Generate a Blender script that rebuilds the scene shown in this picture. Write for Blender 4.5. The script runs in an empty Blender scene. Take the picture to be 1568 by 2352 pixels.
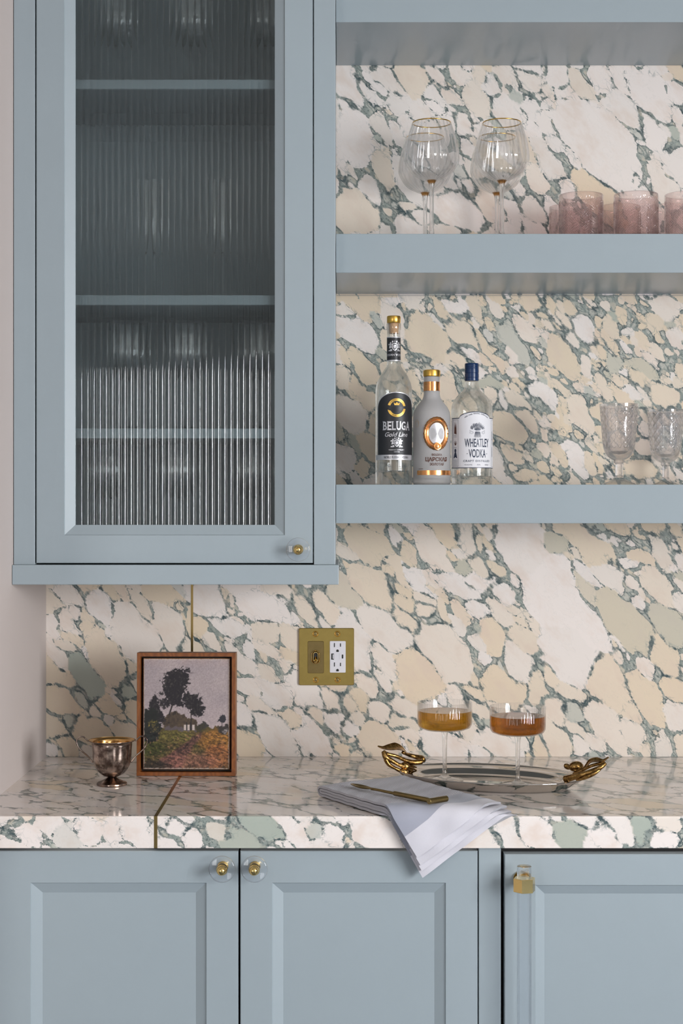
import bpy, bmesh, math, random
import numpy as np
from mathutils import Vector, Matrix
PI = math.pi
S = bpy.context.scene
COL = S.collection

# ------------------------------------------------------------------ camera
CAM_D, CAM_Z, FPX = 3.27, 1.412, 3692.0          # distance to the stone, eye height, focal length in px
cam_d = bpy.data.cameras.new('camera')
cam_d.sensor_fit = 'HORIZONTAL'
cam_d.sensor_width = 24.0
cam_d.lens = 24.0 * FPX / 1568.0
cam_d.clip_start = 0.05
cam = bpy.data.objects.new('camera', cam_d)
cam.location = (0, -CAM_D, CAM_Z)
cam.rotation_euler = (PI / 2, 0, 0)
COL.objects.link(cam)
S.camera = cam

# ------------------------------------------------------------------ world, daylight through the windows, exposure
w = bpy.data.worlds.new('sky')
S.world = w
w.use_nodes = True
w.node_tree.nodes['Background'].inputs[0].default_value = (0.62, 0.76, 1.0, 1)
w.node_tree.nodes['Background'].inputs[1].default_value = 1.0

def area(name, loc, rot, sx, sy, power, col):
    l = bpy.data.lights.new(name, 'AREA')
    l.shape = 'RECTANGLE'
    l.size, l.size_y, l.energy, l.color = sx, sy, power, col
    o = bpy.data.objects.new(name, l)
    o.location, o.rotation_euler = loc, rot
    COL.objects.link(o)
    return o
# daylight of the window in the side wall, and of the window in the wall behind the camera
area('daylight_side_window', (2.66, -3.55, 1.52), (PI / 2, 0, PI / 2), 2.3, 1.2, 222, (0.955, 0.975, 1.0))
area('daylight_rear_window', (-2.2, -5.66, 1.40), (PI / 2, 0, 0), 1.05, 1.6, 36, (1.0, 0.96, 0.90))

S.view_settings.view_transform = 'Standard'
S.view_settings.look = 'None'
S.view_settings.gamma = 1.0
S.view_settings.use_curve_mapping = False
S.view_settings.exposure = -0.06
S.cycles.max_bounces = 10
S.cycles.diffuse_bounces = 2
S.cycles.glossy_bounces = 3
S.cycles.transmission_bounces = 10
S.cycles.use_adaptive_sampling = True
S.cycles.adaptive_threshold = 0.06
S.cycles.adaptive_min_samples = 16
S.cycles.transparent_max_bounces = 16
S.cycles.sample_clamp_indirect = 4.0
S.cycles.use_denoising = True

# ------------------------------------------------------------------ helpers
def P(px, py, Y):
    d = CAM_D + Y
    return Vector(((px - 784) * d / FPX, Y, CAM_Z - (py - 1176) * d / FPX))
def on_z(px, py, z):
    d = (CAM_Z - z) * FPX / (py - 1176)
    return Vector(((px - 784) * d / FPX, d - CAM_D, z))
def sc(Y):
    return (CAM_D + Y) / FPX

class MB:
    """collects vertices and faces of one mesh"""
    def __init__(self):
        self.v, self.f = [], []
    def add(self, vs, fs):
        n = len(self.v)
        self.v += [tuple(x) for x in vs]
        self.f += [tuple(i + n for i in q) for q in fs]
        return self
    def box(self, x0, x1, y0, y1, z0, z1, r=0.0):
        if r <= 0:
            vs = [(x, y, z) for x in (x0, x1) for y in (y0, y1) for z in (z0, z1)]
            return self.add(vs, [(0, 1, 3, 2), (4, 6, 7, 5), (0, 4, 5, 1), (2, 3, 7, 6), (0, 2, 6, 4), (1, 5, 7, 3)])
        b = bmesh.new()
        bmesh.ops.create_cube(b, size=1)
        for q in b.verts:
            q.co = ((x0 + x1) / 2 + q.co.x * (x1 - x0), (y0 + y1) / 2 + q.co.y * (y1 - y0), (z0 + z1) / 2 + q.co.z * (z1 - z0))
        bmesh.ops.bevel(b, geom=list(b.edges), offset=r, segments=2, affect='EDGES', profile=0.5)
        b.verts.index_update()
        self.add([q.co[:] for q in b.verts], [[q.index for q in f.verts] for f in b.faces])
        b.free()
        return self
    def loops(self, rings, closed=True, cap0=False, cap1=False, flip=False):
        n = len(rings[0])
        vs = [p for r in rings for p in r]
        fs = []
        for i in range(len(rings) - 1):
            for j in range(n if closed else n - 1):
                k = (j + 1) % n
                q = (i * n + j, i * n + k, (i + 1) * n + k, (i + 1) * n + j)
                fs.append(q[::-1] if flip else q)
        if cap0: fs.append(tuple(range(n))[::-1] if not flip else tuple(range(n)))
        if cap1:
            q = tuple((len(rings) - 1) * n + j for j in range(n))
            fs.append(q if not flip else q[::-1])
        return self.add(vs, fs)
    def lathe(self, prof, n=48, c=(0, 0, 0), rfun=None, cap0=True, cap1=True):
        """prof: (r, z) pairs; r=0 ends close to a point"""
        rings = []
        for k, (r, z) in enumerate(prof):
            ring = []
            for j in range(n):
                a = 2 * PI * j / n
                rr = max(r, 1e-5) if rfun is None else max(rfun(k, r, a, z), 1e-5)
                ring.append((c[0] + rr * math.cos(a), c[1] + rr * math.sin(a), c[2] + z))
            rings.append(ring)
        return self.loops(rings, True, cap0, cap1)
    def tube(self, pts, rad, n=10, cap=True, flat=1.0):
        pts = [Vector(p) for p in pts]
        if not hasattr(rad, '__len__'): rad = [rad] * len(pts)
        rings, up = [], None
        for i, p in enumerate(pts):
            t = (pts[min(i + 1, len(pts) - 1)] - pts[max(i - 1, 0)]).normalized()
            if up is None:
                up = Vector((0, 0, 1)) if abs(t.z) < 0.9 else Vector((0, 1, 0))
            u = (up - t * up.dot(t)).normalized()
            up = u
            s = t.cross(u)
            rings.append([tuple(p + (u * math.cos(2 * PI * j / n) * flat - s * math.sin(2 * PI * j / n)) * rad[i]) for j in range(n)])
        return self.loops(rings, True, cap, cap)
    def grid(self, fn, nu, nv, flip=False):
        vs = [fn(i / nu, j / nv) for j in range(nv + 1) for i in range(nu + 1)]
        fs = []
        for j in range(nv):
            for i in range(nu):
                a = j * (nu + 1) + i
                q = (a, a + 1, a + nu + 2, a + nu + 1)
                fs.append(q[::-1] if flip else q)
        return self.add(vs, fs)
    def disc(self, c, r, axis='y', n=24, th=0.001):
        a0, a1 = [], []
        for j in range(n):
            a = 2 * PI * j / n
            if axis == 'y':
                a0.append((c[0] + r * math.cos(a), c[1], c[2] + r * math.sin(a)))
                a1.append((c[0] + r * math.cos(a), c[1] - th, c[2] + r * math.sin(a)))
        return self.loops([a0, a1], True, True, True)

ORG = {}
def finish(o, parent, label=None):
    COL.objects.link(o)
    if parent is not None:
        o.parent = parent
    if label: o['label'] = label
    return o
def build(name, mb, mat, parent=None, smooth=False, label=None, local=False, angle=40):
    """one mesh object; with a parent the vertices are made local to that thing's base"""
    og = ORG.get(parent.name, Vector((0, 0, 0))) if parent is not None else Vector((0, 0, 0))
    vs = mb.v if local else [(x - og.x, y - og.y, z - og.z) for x, y, z in mb.v]
    me = bpy.data.meshes.new(name)
    me.from_pydata(vs, [], mb.f)
    me.materials.append(mat)
    if smooth:
        me.polygons.foreach_set('use_smooth', [True] * len(me.polygons))
        if angle < 180:
            me.set_sharp_from_angle(angle=math.radians(angle))
    me.update()
    o = bpy.data.objects.new(name, me)
    finish(o, parent, label)
    ORG[o.name] = og
    return o
def thing(name, label, cat, loc=(0, 0, 0), group=None, rz=0.0):
    o = bpy.data.objects.new(name, None)
    o.empty_display_size = 0.02
    o.location = loc
    o.rotation_euler = (0, 0, rz)
    o['label'], o['category'] = label, cat
    if group: o['group'] = group
    COL.objects.link(o)
    ORG[o.name] = Vector(loc)
    return o
def tag(o, label, cat, group=None):
    o['label'], o['category'] = label, cat
    if group: o['group'] = group
    return o
def struct(name, mb, mat, parent=None, **k):
    o = build(name, mb, mat, parent, **k)
    if parent is None: o['kind'] = 'structure'
    return o
def dup(root, loc, label, rz=0.0):
    r = root.copy()
    COL.objects.link(r)
    r.location, r.rotation_euler = loc, (0, 0, rz)
    r['label'] = label
    ORG[r.name] = Vector(loc)
    for ch in list(root.children):
        c = ch.copy()
        COL.objects.link(c)
        c.parent = r
        for g in list(ch.children):
            d = g.copy()
            COL.objects.link(d)
            d.parent = c
    return r

# ------------------------------------------------------------------ materials
class NT:
    def __init__(self, name):
        self.m = bpy.data.materials.new(name)
        self.m.use_nodes = True
        self.t = self.m.node_tree
        self.b = self.t.nodes['Principled BSDF']
        self.out = self.t.nodes['Material Output']
    def n(self, typ, **kw):
        nd = self.t.nodes.new(typ)
        for k, v in kw.items():
            if k.startswith('i_'):
                key = k[2:]
                nd.inputs[int(key) if key.isdigit() else key].default_value = v
            else:
                setattr(nd, k, v)
        return nd
    def l(self, a, b):
        self.t.links.new(a, b)
    def math(self, op, a, b=None, c=None, clamp=False):
        nd = self.t.nodes.new('ShaderNodeMath')
        nd.operation, nd.use_clamp = op, clamp
        for k, x in enumerate((a, b, c)):
            if x is None: continue
            if isinstance(x, (int, float)): nd.inputs[k].default_value = x
            else: self.l(x, nd.inputs[k])
        return nd.outputs[0]
    def mix(self, f, a, b):
        nd = self.t.nodes.new('ShaderNodeMix')
        nd.data_type = 'RGBA'
        for k, x in ((0, f), (6, a), (7, b)):
            if isinstance(x, (int, float)): nd.inputs[k].default_value = x
            elif isinstance(x, tuple): nd.inputs[k].default_value = (*x, 1) if len(x) == 3 else x
            else: self.l(x, nd.inputs[k])
        return nd.outputs[2]
    def sstep(self, x, lo, hi):
        nd = self.t.nodes.new('ShaderNodeMapRange')
        nd.interpolation_type = 'SMOOTHSTEP'
        for k, v in ((1, lo), (2, hi)):
            if isinstance(v, (int, float)): nd.inputs[k].default_value = v
            else: self.l(v, nd.inputs[k])
        self.l(x, nd.inputs[0])
        return nd.outputs[0]
    def noise(self, scale, detail=2.0, rough=0.5, vec=None, dist=0.0):
        nd = self.n('ShaderNodeTexNoise')
        nd.inputs['Scale'].default_value = scale
        nd.inputs['Detail'].default_value = detail
        nd.inputs['Roughness'].default_value = rough
        nd.inputs['Distortion'].default_value = dist
        if vec is not None: self.l(vec, nd.inputs['Vector'])
        return nd.outputs['Fac']
    def pos(self):
        return self.n('ShaderNodeNewGeometry').outputs['Position']
    def obj(self):
        return self.n('ShaderNodeTexCoord').outputs['Object']
    def set(self, **kw):
        for k, v in kw.items():
            key = {'base': 'Base Color', 'rough': 'Roughness', 'metal': 'Metallic', 'ior': 'IOR', 'trans': 'Transmission Weight',
                   'spec': 'Specular IOR Level', 'coat': 'Coat Weight', 'sheen': 'Sheen Weight', 'sss': 'Subsurface Weight',
                   'aniso': 'Anisotropic', 'normal': 'Normal'}[k]
            if isinstance(v, (int, float)): self.b.inputs[key].default_value = v
            elif isinstance(v, tuple): self.b.inputs[key].default_value = (*v, 1)
            else: self.l(v, self.b.inputs[key])
        return self
    def bump(self, h, strength=0.3, dist=0.001):
        nd = self.n('ShaderNodeBump')
        nd.inputs['Strength'].default_value = strength
        nd.inputs['Distance'].default_value = dist
        self.l(h, nd.inputs['Height'])
        self.l(nd.outputs[0], self.b.inputs['Normal'])
        return self

def srgb(r, g, b):
    f = lambda c: (c / 255 / 12.92) if c <= 10 else ((c / 255 + 0.055) / 1.055) ** 2.4
    return (f(r), f(g), f(b))

def plain(name, base, rough=0.5, metal=0.0, vary=0.06, scale=30.0, **kw):
    t = NT(name)
    nz = t.noise(scale, 3, 0.6, t.pos())
    lo = tuple(max(0, c * (1 - vary)) for c in base)
    hi = tuple(min(1, c * (1 + vary)) for c in base)
    t.set(base=t.mix(nz, lo, hi), rough=rough, metal=metal, **kw)
    return t.m

def glass(name, tint=(1, 1, 1), rough=0.0, ior=1.45, thick=0.12, edge=0.85, power=2.5, spec=1.0):
    """thin-walled glass: seen square-on the light passes straight through, towards the rims it refracts and mirrors"""
    t = NT(name)
    t.set(base=tint, rough=rough, ior=ior, trans=1.0)
    tr = t.n('ShaderNodeBsdfTransparent')
    tr.inputs[0].default_value = (*tint, 1)
    gs = t.n('ShaderNodeBsdfGlossy')
    gs.inputs['Roughness'].default_value = rough
    gs.inputs[0].default_value = (spec, spec, spec, 1)
    lw = t.n('ShaderNodeLayerWeight')
    lw.inputs[0].default_value = 0.5
    f0 = ((ior - 1) / (ior + 1)) ** 2
    fr = t.math('ADD', t.math('MULTIPLY', t.math('POWER', lw.outputs['Facing'], 5.0), 1 - f0), f0)
    m1 = t.n('ShaderNodeMixShader')
    t.l(fr, m1.inputs[0]); t.l(tr.outputs[0], m1.inputs[1]); t.l(gs.outputs[0], m1.inputs[2])
    f = t.math('ADD', t.math('MULTIPLY', t.math('POWER', lw.outputs['Facing'], power), edge - thick), thick)
    m2 = t.n('ShaderNodeMixShader')
    t.l(f, m2.inputs[0]); t.l(m1.outputs[0], m2.inputs[1]); t.l(t.b.outputs[0], m2.inputs[2])
    t.l(m2.outputs[0], t.out.inputs['Surface'])
    return t.m

PAINT_C = (0.342, 0.396, 0.424)
def paint(name, base, rough):
    t = NT(name)
    nz = t.noise(9, 3, 0.5, t.pos())
    t.set(base=t.mix(nz, tuple(c * 0.97 for c in base), tuple(c * 1.03 for c in base)), rough=rough)
    t.bump(t.noise(900, 1, 0.5, t.pos()), 0.05, 0.0004)
    return t.m
M = {}
M['paint'] = paint('blue_grey_paint', PAINT_C, 0.42)
M['paint_satin'] = paint('blue_grey_satin_shelf_paint', PAINT_C, 0.24)
M['gap_shade'] = plain('painted_gap_shade', (0.012, 0.012, 0.013), 0.7)  # near-black colour stands in for the shade seen through the door gaps
M['plaster'] = plain('pale_plaster_wall', (0.60, 0.52, 0.485), 0.75, vary=0.03, scale=4)
M['room_wall'] = plain('room_wall', (0.42, 0.41, 0.40), 0.8, vary=0.03, scale=3)
M['ceiling'] = plain('ceiling_white', (0.54, 0.51, 0.48), 0.8, vary=0.02)
M['floor'] = plain('slate_blue_floor', (0.11, 0.14, 0.19), 0.5, vary=0.2, scale=5)
M['white_frame'] = plain('window_white', (0.8, 0.8, 0.8), 0.5)
M['brass'] = plain('polished_brass', (0.78, 0.56, 0.22), 0.13, 1.0, vary=0.05)
M['brass_satin'] = plain('satin_brass', (0.46, 0.335, 0.105), 0.30, 1.0, vary=0.12, scale=60)
M['brass_dark'] = plain('dark_brass', (0.27, 0.195, 0.08), 0.34, 1.0, vary=0.15, scale=80)
M['brass_strip'] = plain('brass_inlay', (0.50, 0.35, 0.13), 0.20, 1.0, vary=0.1)
M['gold_rim'] = plain('gold_leaf', (0.85, 0.50, 0.12), 0.22, 1.0)
M['copper'] = plain('copper_foil', (0.80, 0.36, 0.14), 0.22, 1.0, vary=0.25, scale=300)
M['white_plastic'] = plain('white_plastic', (0.78, 0.76, 0.80), 0.35)
M['black'] = plain('black_plastic', (0.01, 0.01, 0.01), 0.5)
M['glass'] = glass('clear_glass', (0.985, 0.985, 0.985), 0, 1.45, 0.06, 0.60, 2.6)
M['glass_cab'] = glass('clear_cabinet_glass', (0.995, 0.995, 0.995), 0, 1.75, 0.14, 0.60, 2.0)
M['glass_solid'] = glass('clear_solid_glass', (0.99, 0.99, 0.99), 0, 1.45, 0.55, 0.9, 1.5)
M['pink_glass'] = glass('rose_pink_glass', (0.994, 0.945, 0.94), 0, 1.48, 0.05, 0.52, 1.2)
M['crystal'] = glass('cut_crystal', (0.985, 0.975, 0.985), 0, 1.55, 0.18, 0.85, 1.0)
M['acrylic'] = glass('clear_acrylic', (0.98, 0.985, 1.0), 0.01, 1.45, 0.10, 0.95, 2.5)
M['acrylic_bar'] = glass('clear_acrylic_bar', (0.975, 0.985, 1.0), 0.01, 1.45, 0.45, 1.0, 1.5)
M['reeded_glass'] = glass('reeded_glass', (0.76, 0.80, 0.80), 0.0, 1.45, 0.85, 1.0, 1.0)
M['frosted'] = None

# --- breccia marble: the stone's own pattern of pebbles is an attribute of the slab, the nodes add veins and grain
def marble(name, rough, axis, ang, px=0.000886):
    t = NT(name)
    p0 = t.pos()
    vr = t.n('ShaderNodeVectorRotate', rotation_type=axis)
    vr.inputs['Angle'].default_value = math.radians(ang)
    t.l(p0, vr.inputs['Vector'])
    st_ = t.n('ShaderNodeVectorMath', operation='MULTIPLY')
    st_.inputs[1].default_value = (0.52, 1, 1)
    t.l(vr.outputs[0], st_.inputs[0])
    p = st_.outputs[0]                                    # grain drawn out along the bedding of the stone
    at = t.n('ShaderNodeAttribute', attribute_name='stone')
    sep = t.n('ShaderNodeSeparateXYZ')
    t.l(at.outputs['Vector'], sep.inputs[0])
    q, tone, green = sep.outputs
    k = 1.0 / px
    n1 = t.noise(k / 9, 4, 0.7, p)
    n0 = t.noise(k / 34, 2, 0.5, p)
    n3 = t.noise(k / 120, 2, 0.5, p)
    n5 = t.noise(k / 30, 2, 0.6, p)
    q2 = t.math('ADD', t.math('ADD', q, t.math('MULTIPLY', t.math('SUBTRACT', n1, 0.5), 10.0)), t.math('MULTIPLY', t.math('SUBTRACT', n0, 0.5), 14.0))
    wide = t.sstep(n3, 0.40, 0.62)
    W = t.math('ADD', t.math('MULTIPLY', wide, 3.0), 0.8)
    tt = t.math('DIVIDE', q2, W)
    clast = t.sstep(tt, 0.1, 0.9)                       # 0 in the vein, 1 in the pebble
    # matrix between pebbles
    vor = t.n('ShaderNodeTexVoronoi', feature='DISTANCE_TO_EDGE')
    vor.inputs['Scale'].default_value = k / 12
    nc = t.n('ShaderNodeTexNoise')
    nc.inputs['Scale'].default_value = k / 16
    nc.inputs['Detail'].default_value = 2
    t.l(p, nc.inputs['Vector'])
    sc_ = t.n('ShaderNodeVectorMath', operation='SCALE')
    sc_.inputs['Scale'].default_value = px * 20
    t.l(nc.outputs['Color'], sc_.inputs[0])
    wv = t.n('ShaderNodeVectorMath', operation='ADD')
    t.l(p, wv.inputs[0]); t.l(sc_.outputs[0], wv.inputs[1])
    t.l(wv.outputs[0], vor.inputs['Vector'])
    vd = vor.outputs['Distance']
    n4 = t.noise(k / 4.5, 4, 0.8, p)
    m_dark, m_mid, m_pale = srgb(74, 86, 86), srgb(150, 158, 151), srgb(212, 206, 194)
    mtx = t.mix(t.sstep(n4, 0.34, 0.52), m_dark, m_mid)
    fragc = t.mix(t.sstep(n5, 0.34, 0.56), m_mid, m_pale)
    mtx = t.mix(t.math('MULTIPLY', t.math('MULTIPLY', t.sstep(vd, 0.03, 0.20), t.sstep(n4, 0.30, 0.55)), 0.75), mtx, fragc)
    v1 = t.n('ShaderNodeTexVoronoi', feature='F1')
    v1.inputs['Scale'].default_value = k / 15
    t.l(wv.outputs[0], v1.inputs['Vector'])
    vc = t.n('ShaderNodeSeparateXYZ')
    t.l(v1.outputs['Color'], vc.inputs[0])
    chip = t.math('MULTIPLY', t.math('SUBTRACT', 1.0, t.sstep(v1.outputs['Distance'], 0.22, 0.42)), t.math('GREATER_THAN', vc.outputs[0], 0.5))
    mtx = t.mix(t.math('MULTIPLY', chip, 0.9), mtx, t.mix(vc.outputs[1], m_mid, srgb(230, 214, 192)))
    # pebbles
    cream, white, rose, pg = srgb(233, 213, 187), srgb(244, 233, 226), srgb(226, 203, 186), srgb(178, 184, 172)
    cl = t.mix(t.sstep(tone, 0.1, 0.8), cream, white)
    n6 = t.noise(k / 55, 4, 0.62, p)
    cl = t.mix(t.math('MULTIPLY', t.sstep(n6, 0.45, 0.72), 0.55), cl, rose)
    cl = t.mix(green, cl, pg)
    # veinlets that split the pebbles near their rims
    crack = t.math('MULTIPLY', t.math('SUBTRACT', 1.0, t.sstep(vd, 0.0, 0.10)), t.math('SUBTRACT', 1.0, t.sstep(q2, 1.0, 8.0)))
    crack = t.math('MULTIPLY', crack, t.sstep(n5, 0.40, 0.62))
    cl = t.mix(t.math('MULTIPLY', crack, 0.6), cl, srgb(124, 138, 136))
    hair = t.math('ABSOLUTE', t.math('SUBTRACT', n6, 0.47))
    cl = t.mix(t.math('MULTIPLY', t.math('SUBTRACT', 1.0, t.sstep(hair, 0.0, 0.010)), 0.07), cl, srgb(150, 155, 148))
    col = t.mix(clast, mtx, cl)
    # dark contact line around the pebbles
    edge = t.math('MULTIPLY', t.sstep(tt, -0.9, 0.0), t.math('SUBTRACT', 1.0, t.sstep(tt, 0.1, 0.8)))
    col = t.mix(t.math('MULTIPLY', edge, t.sstep(n5, 0.32, 0.7)), col, srgb(62, 80, 84))
    t.set(base=col, rough=rough)
    return t.m
M['marble'] = marble('breccia_marble', 0.16, 'Y_AXIS', -48)
M['marble_top'] = marble('breccia_marble_worktop', 0.07, 'Z_AXIS', 42)

# ------------------------------------------------------------------ stone pattern
def vnoise(x, y, scale, seed):
    x, y = x / scale, y / scale
    xi, yi = np.floor(x).astype(np.int64), np.floor(y).astype(np.int64)
    fx, fy = x - xi, y - yi
    fx, fy = fx * fx * (3 - 2 * fx), fy * fy * (3 - 2 * fy)
    def h(a, b):
        n = (a * 374761393 + b * 668265263 + seed * 1442695041) & 0xFFFFFFFF
        n = ((n ^ (n >> 13)) * 1274126177) & 0xFFFFFFFF
        return ((n ^ (n >> 16)) & 0xFFFF) / 65535.0
    a, b, c, d = h(xi, yi), h(xi + 1, yi), h(xi, yi + 1), h(xi + 1, yi + 1)
    return (a * (1 - fx) + b * fx) * (1 - fy) + (c * (1 - fx) + d * fx) * fy

class Stone:
    def __init__(self, x0, x1, y0, y1, step, seed, warp=8.0):
        self.nx, self.ny = int(round((x1 - x0) / step)) + 1, int(round((y1 - y0) / step)) + 1
        self.x0, self.y0 = x0, y0
        self.xs, self.ys = np.linspace(x0, x1, self.nx), np.linspace(y0, y1, self.ny)
        self.dx, self.dy = self.xs[1] - self.xs[0], self.ys[1] - self.ys[0]
        X, Y = np.meshgrid(self.xs, self.ys)
        self.X = X + (vnoise(X, Y, 45, seed) - 0.5) * 2 * warp + (vnoise(X, Y, 17, seed + 5) - 0.5) * warp * 0.7
        self.Y = Y + (vnoise(X, Y, 45, seed + 1) - 0.5) * 2 * warp + (vnoise(X, Y, 17, seed + 6) - 0.5) * warp * 0.7
        self.F1 = np.full(X.shape, 60.0); self.F2 = np.full(X.shape, 90.0)
        self.ID = np.full(X.shape, -1); self.T = np.full(X.shape, 0.5); self.G = np.zeros(X.shape)
        self.rng = random.Random(seed)
        self.count = 1000
    def put(self, cx, cy, L, W, ang, tone=None, green=0.0, gid=None, pw=None):
        r = self.rng
        a, b = max(L, W) / 2.0, min(L, W) / 2.0
        pad = a + 70
        i0, i1 = max(0, int((cx - pad - self.x0) / self.dx)), min(self.nx, int((cx + pad - self.x0) / self.dx) + 1)
        j0, j1 = max(0, int((cy - pad - self.y0) / self.dy)), min(self.ny, int((cy + pad - self.y0) / self.dy) + 1)
        if i0 >= i1 or j0 >= j1: return
        w = (slice(j0, j1), slice(i0, i1))
        ca, sa = math.cos(math.radians(ang)), math.sin(math.radians(ang))
        dx, dy = self.X[w] - cx, self.Y[w] - cy
        u, v = (dx * ca + dy * sa) / a, (-dx * sa + dy * ca) / b
        u = u + 0.25 * v * r.uniform(-1, 1)
        v = v * (1 + 0.35 * u * r.uniform(-1, 1))
        p = pw or r.uniform(1.6, 2.7)
        d = (np.abs(u) ** p + np.abs(v) ** p) ** (1 / p)
        s = (d - 1) * b
        self.count += 1
        gid = self.count if gid is None else gid
        tone = r.random() if tone is None else tone
        F1, F2, ID, T, G = (A[w] for A in (self.F1, self.F2, self.ID, self.T, self.G))
        near = s < F1
        other = ID != gid
        F2[near & other] = F1[near & other]
        mid = (~near) & (s < F2) & other
        F2[mid] = s[mid]
        F1[near] = s[near]; ID[near] = gid; T[near] = tone; G[near] = green
    def at(self, x, y):
        i = min(self.nx - 1, max(0, int((x - self.x0) / self.dx))); j = min(self.ny - 1, max(0, int((y - self.y0) / self.dy)))
        return self.F1[j, i]
    def fill(self, sizes, ang, dens, tone, green_p=0.12):
        r = self.rng
        x1, y1 = self.xs[-1], self.ys[-1]
        for (b, tries) in sizes:
            for _ in range(tries):
                x, y = r.uniform(self.x0 - 20, x1 + 20), r.uniform(self.y0 - 20, y1 + 20)
                if r.random() > dens(x, y, b): continue
                bb = b * r.uniform(0.75, 1.25)
                if self.at(x, y) < bb * (0.55 if b > 11 else 0.8): continue
                self.put(x, y, bb * 2 * r.uniform(1.3, 3.0), bb * 2, ang + r.gauss(0, 14), min(1, max(0, tone(x, y) + r.gauss(0, 0.25))),
                         r.uniform(0.4, 0.9) if b < 16 and r.random() < green_p else r.uniform(0, 0.12))
    def field(self, tight=None):
        """tight: 0..1 map, 1 where the pebbles sit close together with hairline joints"""
        X, Y = np.meshgrid(self.xs, self.ys)
        tg = np.ones(X.shape) if tight is None else tight(X, Y)
        ca, sa = math.cos(0.84), math.sin(0.84)
        nz = vnoise((X * ca + Y * sa) * 0.55, -X * sa + Y * ca, 70, 77) * 0.65 + vnoise(X, Y, 33, 78) * 0.35
        E = 1.5 + tg * np.clip((nz - 0.36) * 34, 0, 12)
        q = np.minimum((self.F2 - self.F1) * 0.5, -self.F1 + E)
        return np.clip(q, -40, 40), self.T, self.G

def slab_mesh(name, stone, place, mat, parent, extra, tight=None):
    """front surface of a stone slab as a grid carrying the pattern; extra = MB with its thickness"""
    q, T, G = stone.field(tight)
    XX, YY = np.meshgrid(stone.xs, stone.ys)
    og = ORG[parent.name]
    co = place(XX.ravel(), YY.ravel()) - np.array(og[:])
    nx, ny = stone.nx, stone.ny
    a = (np.arange(ny - 1)[:, None] * nx + np.arange(nx - 1)[None, :]).ravel()
    faces = np.stack([a, a + nx, a + nx + 1, a + 1], 1)
    ev = np.array(extra.v, dtype=float).reshape(-1, 3) - np.array(og[:])
    nbase = len(co)
    me = bpy.data.meshes.new(name)
    allv = np.concatenate([co, ev])
    ef = [[i + nbase for i in f] for f in extra.f]
    me.vertices.add(len(allv)); me.vertices.foreach_set('co', allv.ravel())
    ln = np.concatenate([faces.ravel(), np.array([i for f in ef for i in f], dtype=np.int64)])
    me.loops.add(len(ln)); me.loops.foreach_set('vertex_index', ln)
    starts = np.concatenate([np.arange(len(faces)) * 4, len(faces) * 4 + np.cumsum([0] + [len(f) for f in ef[:-1]])]) if ef else np.arange(len(faces)) * 4
    me.polygons.add(len(starts)); me.polygons.foreach_set('loop_start', starts.astype(np.int64))
    me.update(calc_edges=True)
    me.validate()
    at = me.attributes.new('stone', 'FLOAT_VECTOR', 'POINT')
    d = np.zeros((len(allv), 3)); d[:nbase] = np.stack([q.ravel(), T.ravel(), G.ravel()], 1)
    d[nbase:, 0] = 15; d[nbase:, 1] = 0.6
    at.data.foreach_set('vector', d.astype(np.float32).ravel())
    me.materials.append(mat)
    o = bpy.data.objects.new(name, me)
    return finish(o, parent)
# ================================================================== THE SETTING
XL = -0.6005                                   # face of the side wall next to the cabinets
XR, YR, XF = 2.62, -5.62, -2.8                 # side wall with a window, wall behind the camera, far side of the room
ZC = 2.72
CT, CB = 0.914, 0.862                          # worktop top and underside
struct('floor', MB().box(XF, XR, YR, 0.15, -0.05, 0.0), M['floor'])
struct('ceiling', MB().box(XF, XR, YR, 0.15, ZC, ZC + 0.05), M['ceiling'])
struct('wall_back', MB().box(XL - 0.14, XR, 0.022, 0.15, 0, ZC), M['plaster'])
struct('wall_left', MB().box(XL - 0.14, XL, -0.80, 0.022, 0, ZC, 0.004), M['plaster'])
struct('wall_left_return', MB().box(XF, XL - 0.14, -0.80, -0.68, 0, ZC), M['room_wall'])
struct('wall_left_far', MB().box(XF - 0.12, XF, YR, -0.68, 0, ZC), M['room_wall'])
wr = MB()                                      # side wall with window opening
wy0, wy1, wz0, wz1 = -4.75, -2.35, 0.90, 2.14
wr.box(XR, XR + 0.14, YR, wy0, 0, ZC).box(XR, XR + 0.14, wy1, 0.15, 0, ZC).box(XR, XR + 0.14, wy0, wy1, 0, wz0).box(XR, XR + 0.14, wy0, wy1, wz1, ZC)
struct('wall_right', wr, M['room_wall'])
wf = MB()
fx0, fx1, fz0, fz1 = -2.75, -1.65, 0.58, 2.22
wf.box(XF, fx0, YR - 0.14, YR, 0, ZC).box(fx1, XR, YR - 0.14, YR, 0, ZC).box(fx0, fx1, YR - 0.14, YR, 0, fz0).box(fx0, fx1, YR - 0.14, YR, fz1, ZC)
struct('wall_front', wf, M['room_wall'])
for nm, ax in (('window_1', 'y'), ('window_2', 'x')):
    f = MB()
    if ax == 'y':
        for z in (wz0, wz1 - 0.05): f.box(XR + 0.005, XR + 0.035, wy0, wy1, z, z + 0.05)
        for y in (wy0, -3.575, wy1 - 0.05): f.box(XR + 0.005, XR + 0.034, y, y + 0.05, wz0, wz1)
    else:
        for z in (fz0, fz1 - 0.05): f.box(fx0, fx1, YR - 0.035, YR - 0.005, z, z + 0.05)
        for x in (fx0, -2.225, fx1 - 0.05): f.box(x, x + 0.05, YR - 0.034, YR - 0.005, fz0, fz1)
    struct(nm, f, M['white_frame'])

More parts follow.
